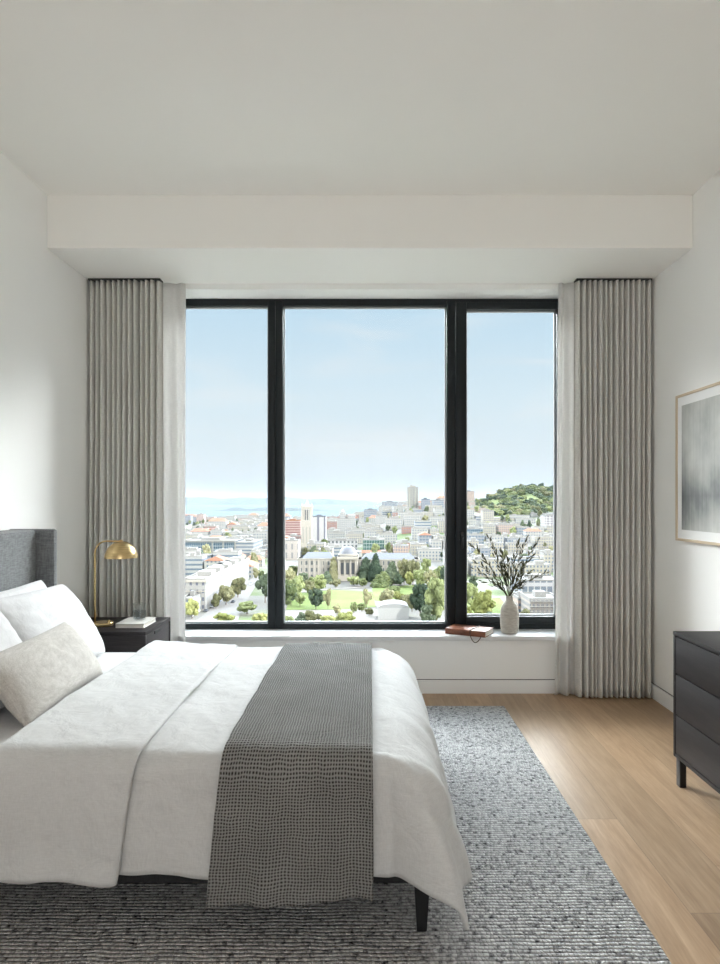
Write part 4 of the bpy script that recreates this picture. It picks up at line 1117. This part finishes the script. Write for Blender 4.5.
TR = [
 (192, 619, 20, 17, 'yellow', 'yellow-green round tree in the bottom left corner beside the curtain'),
 (216, 609, 15, 14, 'olive', 'small olive tree at the kerb in front of the long white building'),
 (226, 605, 20, 20, 'olive', 'rusty olive round tree along the long white building'),
 (238, 598, 21, 19, 'olive', 'tall broad tree along the far half of the long white building'),
 (247, 614.5, 13, 24, 'green', 'broad round green tree standing on the right side of the left street'),
 (224, 626, 13, 26, 'yellow', 'pale yellow-green treetop cut by the bottom of the left pane'),
 (260, 626, 13, 20, 'yellow', 'pale treetop in the bottom right corner of the left pane'),
 (256, 580, 13, 11, 'olive', 'tree at the far end of the left street'),
 (265, 603, 30, 20, 'dark', 'dark bluish tree beside the left window post'),
 (262, 584, 13, 9, 'green', 'smaller green tree at the far end of the street by the window post'),
 (285, 612, 34, 22, 'green', 'large tree at the left edge of the middle pane'),
 (290, 592, 24, 20, 'olive', 'big olive tree behind the one at the left edge of the middle pane'),
 (297, 600, 24, 18, 'green', 'round tree at the left end of the lawn'),
 (304, 583, 11, 13, 'dark', 'dark low tree in front of the left end of the hall'),
 (313, 587, 10, 12, 'green', 'small tree in front of the left wing of the hall'),
 (320, 592, 18, 17, 'green', 'medium green tree at the left edge of the lawn in front of the hall'),
 (327, 583, 12, 10, 'dark', 'dark bush-like tree before the hall left of the conifer'),
 (333.5, 581, 25, 9, 'olive', 'slim conifer just left of the columned front'),
 (316, 609.5, 22, 18, 'dark', 'dark tree standing on the lawn, left of its twin'),
 (328, 609.5, 21, 11, 'olive', 'narrow olive tree standing close by the dark one on the lawn'),
 (336, 588, 9, 13, 'olive', 'low rounded tree left of the hall steps'),
 (354, 586, 10, 16, 'green', 'low spreading tree right of the hall steps'),
 (363, 587, 9, 12, 'green', 'low tree right of the spreading one before the hall'),
 (366, 581, 24, 14, 'dark', 'dark conifer right of the hall front'),
 (375.5, 582, 29, 12, 'dark', 'tallest dark conifer in the middle of the park'),
 (379, 587, 13, 14, 'green', 'bright tree in front of the tallest conifer'),
 (366.5, 608, 20, 12, 'olive', 'oval tree alone in the middle of the lawn'),
 (392, 584, 23, 14, 'dark', 'dark tree right of the tallest conifer'),
 (404, 585, 26, 15, 'olive', 'tall olive tree behind the right lawn'),
 (413, 586, 26, 16, 'olive', 'broad olive tree behind the right lawn, right of its neighbour'),
 (409, 587, 16, 10, 'yellow', 'yellowish tree in front of the tall pair behind the right lawn'),
 (426, 574, 16, 12, 'green', 'round tree right of the hall wing'),
 (429, 560, 10, 14, 'dark', 'green tree behind the park near the thick window post'),
 (387, 609, 20, 17, 'olive', 'tree at the lower left of the white pavilion'),
 (398, 606, 15, 13, 'yellow', 'yellowish tree right behind the white pavilion'),
 (405, 609, 14, 12, 'olive', 'small tree behind the pavilion roof'),
 (354, 614, 12, 10, 'green', 'small dark green tree on the lower lawn edge'),
 (436, 624, 48, 30, 'green', 'largest tree of the park, at the right edge of the middle pane'),
 (420, 616, 34, 22, 'dark', 'large dark tree left of the largest one'),
 (444, 606, 38, 18, 'dark', 'tall tree partly behind the thick window post'),
 (311, 627, 17, 20, 'olive', 'olive treetop at the bottom of the middle pane, left'),
 (345, 627, 15, 24, 'yellow', 'yellowish treetop at the bottom of the middle pane'),
 (327, 628, 13, 18, 'yellow', 'low treetop at the bottom of the middle pane between two taller ones'),
 (288, 628, 12, 14, 'green', 'treetop in the bottom left corner of the middle pane'),
 (278, 600, 26, 16, 'olive', 'olive tree partly hidden by the left window post, in the middle pane'),
 (291, 606, 20, 15, 'dark', 'dark tree between the large left tree and the lawn'),
 (300, 607, 14, 12, 'green', 'small green tree at the left lawn edge'),
 (309, 596, 16, 15, 'olive', 'olive tree at the far left corner of the lawn'),
 (294, 579, 13, 14, 'green', 'green tree left of the left wing of the hall'),
 (303, 627, 14, 16, 'dark', 'dark treetop at the bottom of the middle pane near the left corner'),
 (337, 615, 11, 12, 'olive', 'olive shrub-like tree on the path below the lawn'),
 (362, 612, 9, 11, 'green', 'small tree below the lone oval tree'),
 (369, 616, 8, 10, 'olive', 'low olive tree left of the white pavilion'),
 (384, 586, 15, 13, 'green', 'green tree between the tallest conifer and the dark tree'),
 (399, 587, 13, 12, 'dark', 'small dark tree under the tall olive trees'),
 (420, 589, 20, 16, 'green', 'green tree at the right end of the far tree row'),
 (430, 592, 22, 18, 'olive', 'olive tree behind the largest park tree'),
 (441, 586, 20, 16, 'green', 'tree by the thick window post behind the big ones'),
 (412, 612, 20, 15, 'olive', 'olive tree just right of the pavilion'),
 (428, 626, 22, 20, 'dark', 'dark treetop at the bottom right of the middle pane'),
 (393, 592, 6, 16, 'green', 'low wide shrub on the smaller lawn'),
 (474, 590, 15, 12, 'dark', 'dark tree behind the green one at the left edge of the right pane'),
 (483, 621, 31, 27, 'yellow', 'bright yellow-green round tree left of the vase'),
 (470, 608, 26, 16, 'green', 'green tree at the left edge of the right pane'),
 (468, 625, 18, 12, 'yellow', 'yellowish tree in the lower left corner of the right pane'),
 (494, 627, 14, 26, 'dark', 'bluish dark trees\' top below the yellow tree, beside the vase'),
 (520, 584, 10, 14, 'green', 'green tree behind the broad white roof'),
 (536, 584, 9, 16, 'yellow', 'low yellowish tree behind the broad white roof, further right'),
 (550, 584, 9, 14, 'green', 'green tree behind the right end of the broad white roof'),
 (526, 622, 13, 12, 'olive', 'small tree between the vase and the balcony building'),
]
for t in TR: tree(t[0], t[1], t[2], t[3], t[4], t[5], con=('conifer' in t[5]), name='park_tree')
rt = random.Random(9)
n_ = 0
for k in range(2500):
    Yt = 560 * (1750 / 560) ** rt.random(); px = rt.uniform(184, 560); X = (px - VX) * Yt / F
    if (268 < px < 282) or (447 < px < 463): continue
    w_ = rt.uniform(5, 11)
    if not free(X - w_ * .3, X + w_ * .3, Yt - w_ * .3, Yt + w_ * .3, -.5): continue
    if X > 205 and Yt > 1110: continue
    s = Yt / F; side = 'left' if px < 275 else 'middle' if px < 455 else 'right'
    zone = 'near' if Yt < 850 else 'far'
    o = bpy.data.objects.new('city_tree', CM[rt.choice(('dark', 'dark', 'green', 'olive')), rt.randint(0, 1)]); COL.objects.link(o)
    o.location = (X, Yt, terr(X, Yt)); hgt_ = rt.uniform(8, 16); o.scale = (w_, w_, hgt_); o.rotation_euler[2] = rt.uniform(0, 6.28)
    tag(o, f'small dark tree among the {zone} houses in the {side} pane', 'tree', f'trees among the {zone} houses {side} pane')
    n_ += 1
    if n_ >= 230: break
# woods covering the hill at the right
n_ = 0
woods = []
for k in range(6000):
    Yt = rt.uniform(1120, 1600); px = rt.uniform(474, 562); X = (px - VX) * Yt / F
    if X < 212: continue
    zt_ = terr(X, Yt)
    w_ = rt.uniform(11, 21)
    if any((X - p_[0]) ** 2 + (Yt - p_[1]) ** 2 < (.36 * (w_ + p_[2])) ** 2 for p_ in woods): continue
    gap = mnoise.noise(Vector((X * .02, Yt * .012, 3)))
    if gap > .30: continue
    woods.append((X, Yt, w_)); hgt_ = rt.uniform(8, 15)
    o = bpy.data.objects.new('hill_tree', CM[rt.choice(('dark', 'dark', 'green', 'green', 'olive')), rt.randint(0, 1)]); COL.objects.link(o)
    o.location = (X, Yt, zt_ - 2); o.scale = (w_, w_, hgt_); o.rotation_euler[2] = rt.uniform(0, 6.28)
    tag(o, 'tree in the green woods covering the hill at the right', 'tree', 'trees covering the hill at the right')
    n_ += 1
    if n_ >= 280: break
for px, pb, hp_, wp_, lb_ in ((541, 493, 9, 9, 'tall tree standing out on the crest of the wooded hill'), (552, 492, 9, 10, 'clump-like tree at the right end of the hill crest')):
    g = ground_at(px, pb)
    g = Vector(((px - VX) * 1560 / F, 1560, terr((px - VX) * 1560 / F, 1560))); s = 1560 / F
    e = empty('hill_tree', g, lb_, 'tree')
    for nm, mm in (('crown', CM['dark', 1]), ('trunk', TRM)):
        o = bpy.data.objects.new(nm, mm); COL.objects.link(o); o.parent = e; o.scale = (wp_ * s, wp_ * s, (CZ - (483 + (px > 545) * 2 - VY) * s) - g.z)
# thin summer haze over the city and the bay
hz = bpy.data.materials.new('summer_haze'); hz.use_nodes = True; hz.node_tree.nodes.clear()
vo_ = hz.node_tree.nodes.new('ShaderNodeVolumeScatter'); vo_.inputs['Color'].default_value = (.045, .06, .08, 1); vo_.inputs['Density'].default_value = 1 / 6000; vo_.inputs['Anisotropy'].default_value = .2
oo_ = hz.node_tree.nodes.new('ShaderNodeOutputMaterial'); hz.node_tree.links.new(vo_.outputs[0], oo_.inputs['Volume'])
bm = nb(); box(bm, -9000, 9000, 260, 16500, GZ - 8, 160); o = fin('summer_haze', bm, hz)
tag(o, 'thin pale haze hanging over the city and the bay', 'haze', kind='stuff')


# ------------------------------------------------------------------ world, light, camera
w = bpy.data.worlds.new('sky'); scene.world = w; w.use_nodes = True
nt = w.node_tree; N = nt.nodes; Lk = nt.links
bg = N['Background']
tc = N.new('ShaderNodeTexCoord'); sx = N.new('ShaderNodeSeparateXYZ'); Lk.new(tc.outputs['Generated'], sx.inputs[0])
def wm(op, a, b=None, c=None, clamp=False):
    n = N.new('ShaderNodeMath'); n.operation = op; n.use_clamp = clamp
    for i, x in enumerate((a, b, c)):
        if x is None: continue
        if isinstance(x, (int, float)): n.inputs[i].default_value = x
        else: Lk.new(x, n.inputs[i])
    return n.outputs[0]
def sstep(v, a, b):
    n = N.new('ShaderNodeMapRange'); n.interpolation_type = 'SMOOTHSTEP'
    n.inputs[1].default_value = a; n.inputs[2].default_value = b; n.inputs[3].default_value = 0; n.inputs[4].default_value = 1
    Lk.new(v, n.inputs[0]); return n.outputs[0]
r = N.new('ShaderNodeValToRGB'); cr = r.color_ramp
SKY = [(0, (.72, .78, .83)), (.05, (.79, .855, .90)), (.15, (.73, .85, .935)), (.30, (.56, .75, .91)), (1, (.42, .62, .86))]
while len(cr.elements) < len(SKY): cr.elements.new(.5)
for e, (p, c) in zip(cr.elements, SKY): e.position = p; e.color = (*c, 1)
Lk.new(sx.outputs[2], r.inputs[0])
mp = N.new('ShaderNodeMapping'); mp.inputs['Scale'].default_value = (1.6, 1.6, 8); mp.inputs['Rotation'].default_value = (0.05, .08, 0); Lk.new(tc.outputs['Generated'], mp.inputs[0])
nz = N.new('ShaderNodeTexNoise'); nz.inputs['Scale'].default_value = 2.0; nz.inputs['Detail'].default_value = 6; nz.inputs['Roughness'].default_value = .55; nz.inputs['Distortion'].default_value = .4
Lk.new(mp.outputs[0], nz.inputs[0])
cl = sstep(nz.outputs[0], .45, .80)
mx = N.new('ShaderNodeMix'); mx.data_type = 'RGBA'; Lk.new(wm('MULTIPLY', cl, .75), mx.inputs[0]); Lk.new(r.outputs[0], mx.inputs[6]); mx.inputs[7].default_value = (.87, .90, .925, 1)
KUP, KBACK, KB, KSIDE = 27.0, 3.5, .364, 1.0  # gains added to unseen sky above, behind and beside to light the room
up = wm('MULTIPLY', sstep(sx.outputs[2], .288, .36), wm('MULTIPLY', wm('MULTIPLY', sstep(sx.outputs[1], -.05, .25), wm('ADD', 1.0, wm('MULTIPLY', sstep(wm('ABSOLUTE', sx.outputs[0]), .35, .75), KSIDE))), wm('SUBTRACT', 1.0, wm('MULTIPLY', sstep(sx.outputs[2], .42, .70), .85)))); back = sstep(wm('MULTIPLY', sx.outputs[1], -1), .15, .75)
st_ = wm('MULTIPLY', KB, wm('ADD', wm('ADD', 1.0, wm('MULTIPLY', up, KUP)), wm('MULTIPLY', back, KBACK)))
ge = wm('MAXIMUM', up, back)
mx2 = N.new('ShaderNodeMix'); mx2.data_type = 'RGBA'; Lk.new(ge, mx2.inputs[0]); Lk.new(mx.outputs[2], mx2.inputs[6]); mx2.inputs[7].default_value = (.92, .94, .955, 1)
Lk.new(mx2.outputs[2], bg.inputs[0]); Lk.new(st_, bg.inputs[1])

sl = bpy.data.lights.new('sun', 'SUN'); sl.energy = 2.15; sl.angle = math.radians(.6); sl.color = (1, .965, .90)
so = bpy.data.objects.new('sun', sl); COL.objects.link(so); so.location = (30, -20, 40)
so.rotation_euler = (-Vector((.70, -.55, .62))).to_track_quat('-Z', 'Y').to_euler()

# daylight guides in the two window openings (they give off no light of their own)
def portal(name, y, x0, x1, z0, z1, rx):
    l = bpy.data.lights.new(name, 'AREA'); l.shape = 'RECTANGLE'; l.size = x1 - x0; l.size_y = z1 - z0
    l.cycles.is_portal = True
    o = bpy.data.objects.new(name, l); COL.objects.link(o); o.location = ((x0 + x1) / 2, y, (z0 + z1) / 2); o.rotation_euler = (rx, 0, 0)
portal('daylight_portal', 5.02, -1.49, 1.44, .46, 2.86, -PI / 2)
portal('daylight_portal', BACK - .22, BX0, BX1, BZ0, BZ1, PI / 2)

cam = bpy.data.cameras.new('camera'); co = bpy.data.objects.new('camera', cam); COL.objects.link(co)
co.location = (0, 0, CZ); co.rotation_euler = (PI / 2, 0, 0)
cam.sensor_fit = 'VERTICAL'; cam.sensor_height = 36; cam.sensor_width = 36
cam.lens = F / 964 * 36
cam.shift_x = -(VX - 360) / 964; cam.shift_y = (VY - 482) / 964
cam.clip_start = .05; cam.clip_end = 40000
scene.camera = co
scene.view_settings.view_transform = 'Standard'; scene.view_settings.look = 'None'
scene.view_settings.gamma = 1; scene.view_settings.use_curve_mapping = False
scene.view_settings.exposure = 1.44
scene.cycles.max_bounces = 16; scene.cycles.diffuse_bounces = 8; scene.cycles.transparent_max_bounces = 16
scene.cycles.use_denoising = True; scene.cycles.sample_clamp_indirect = 8
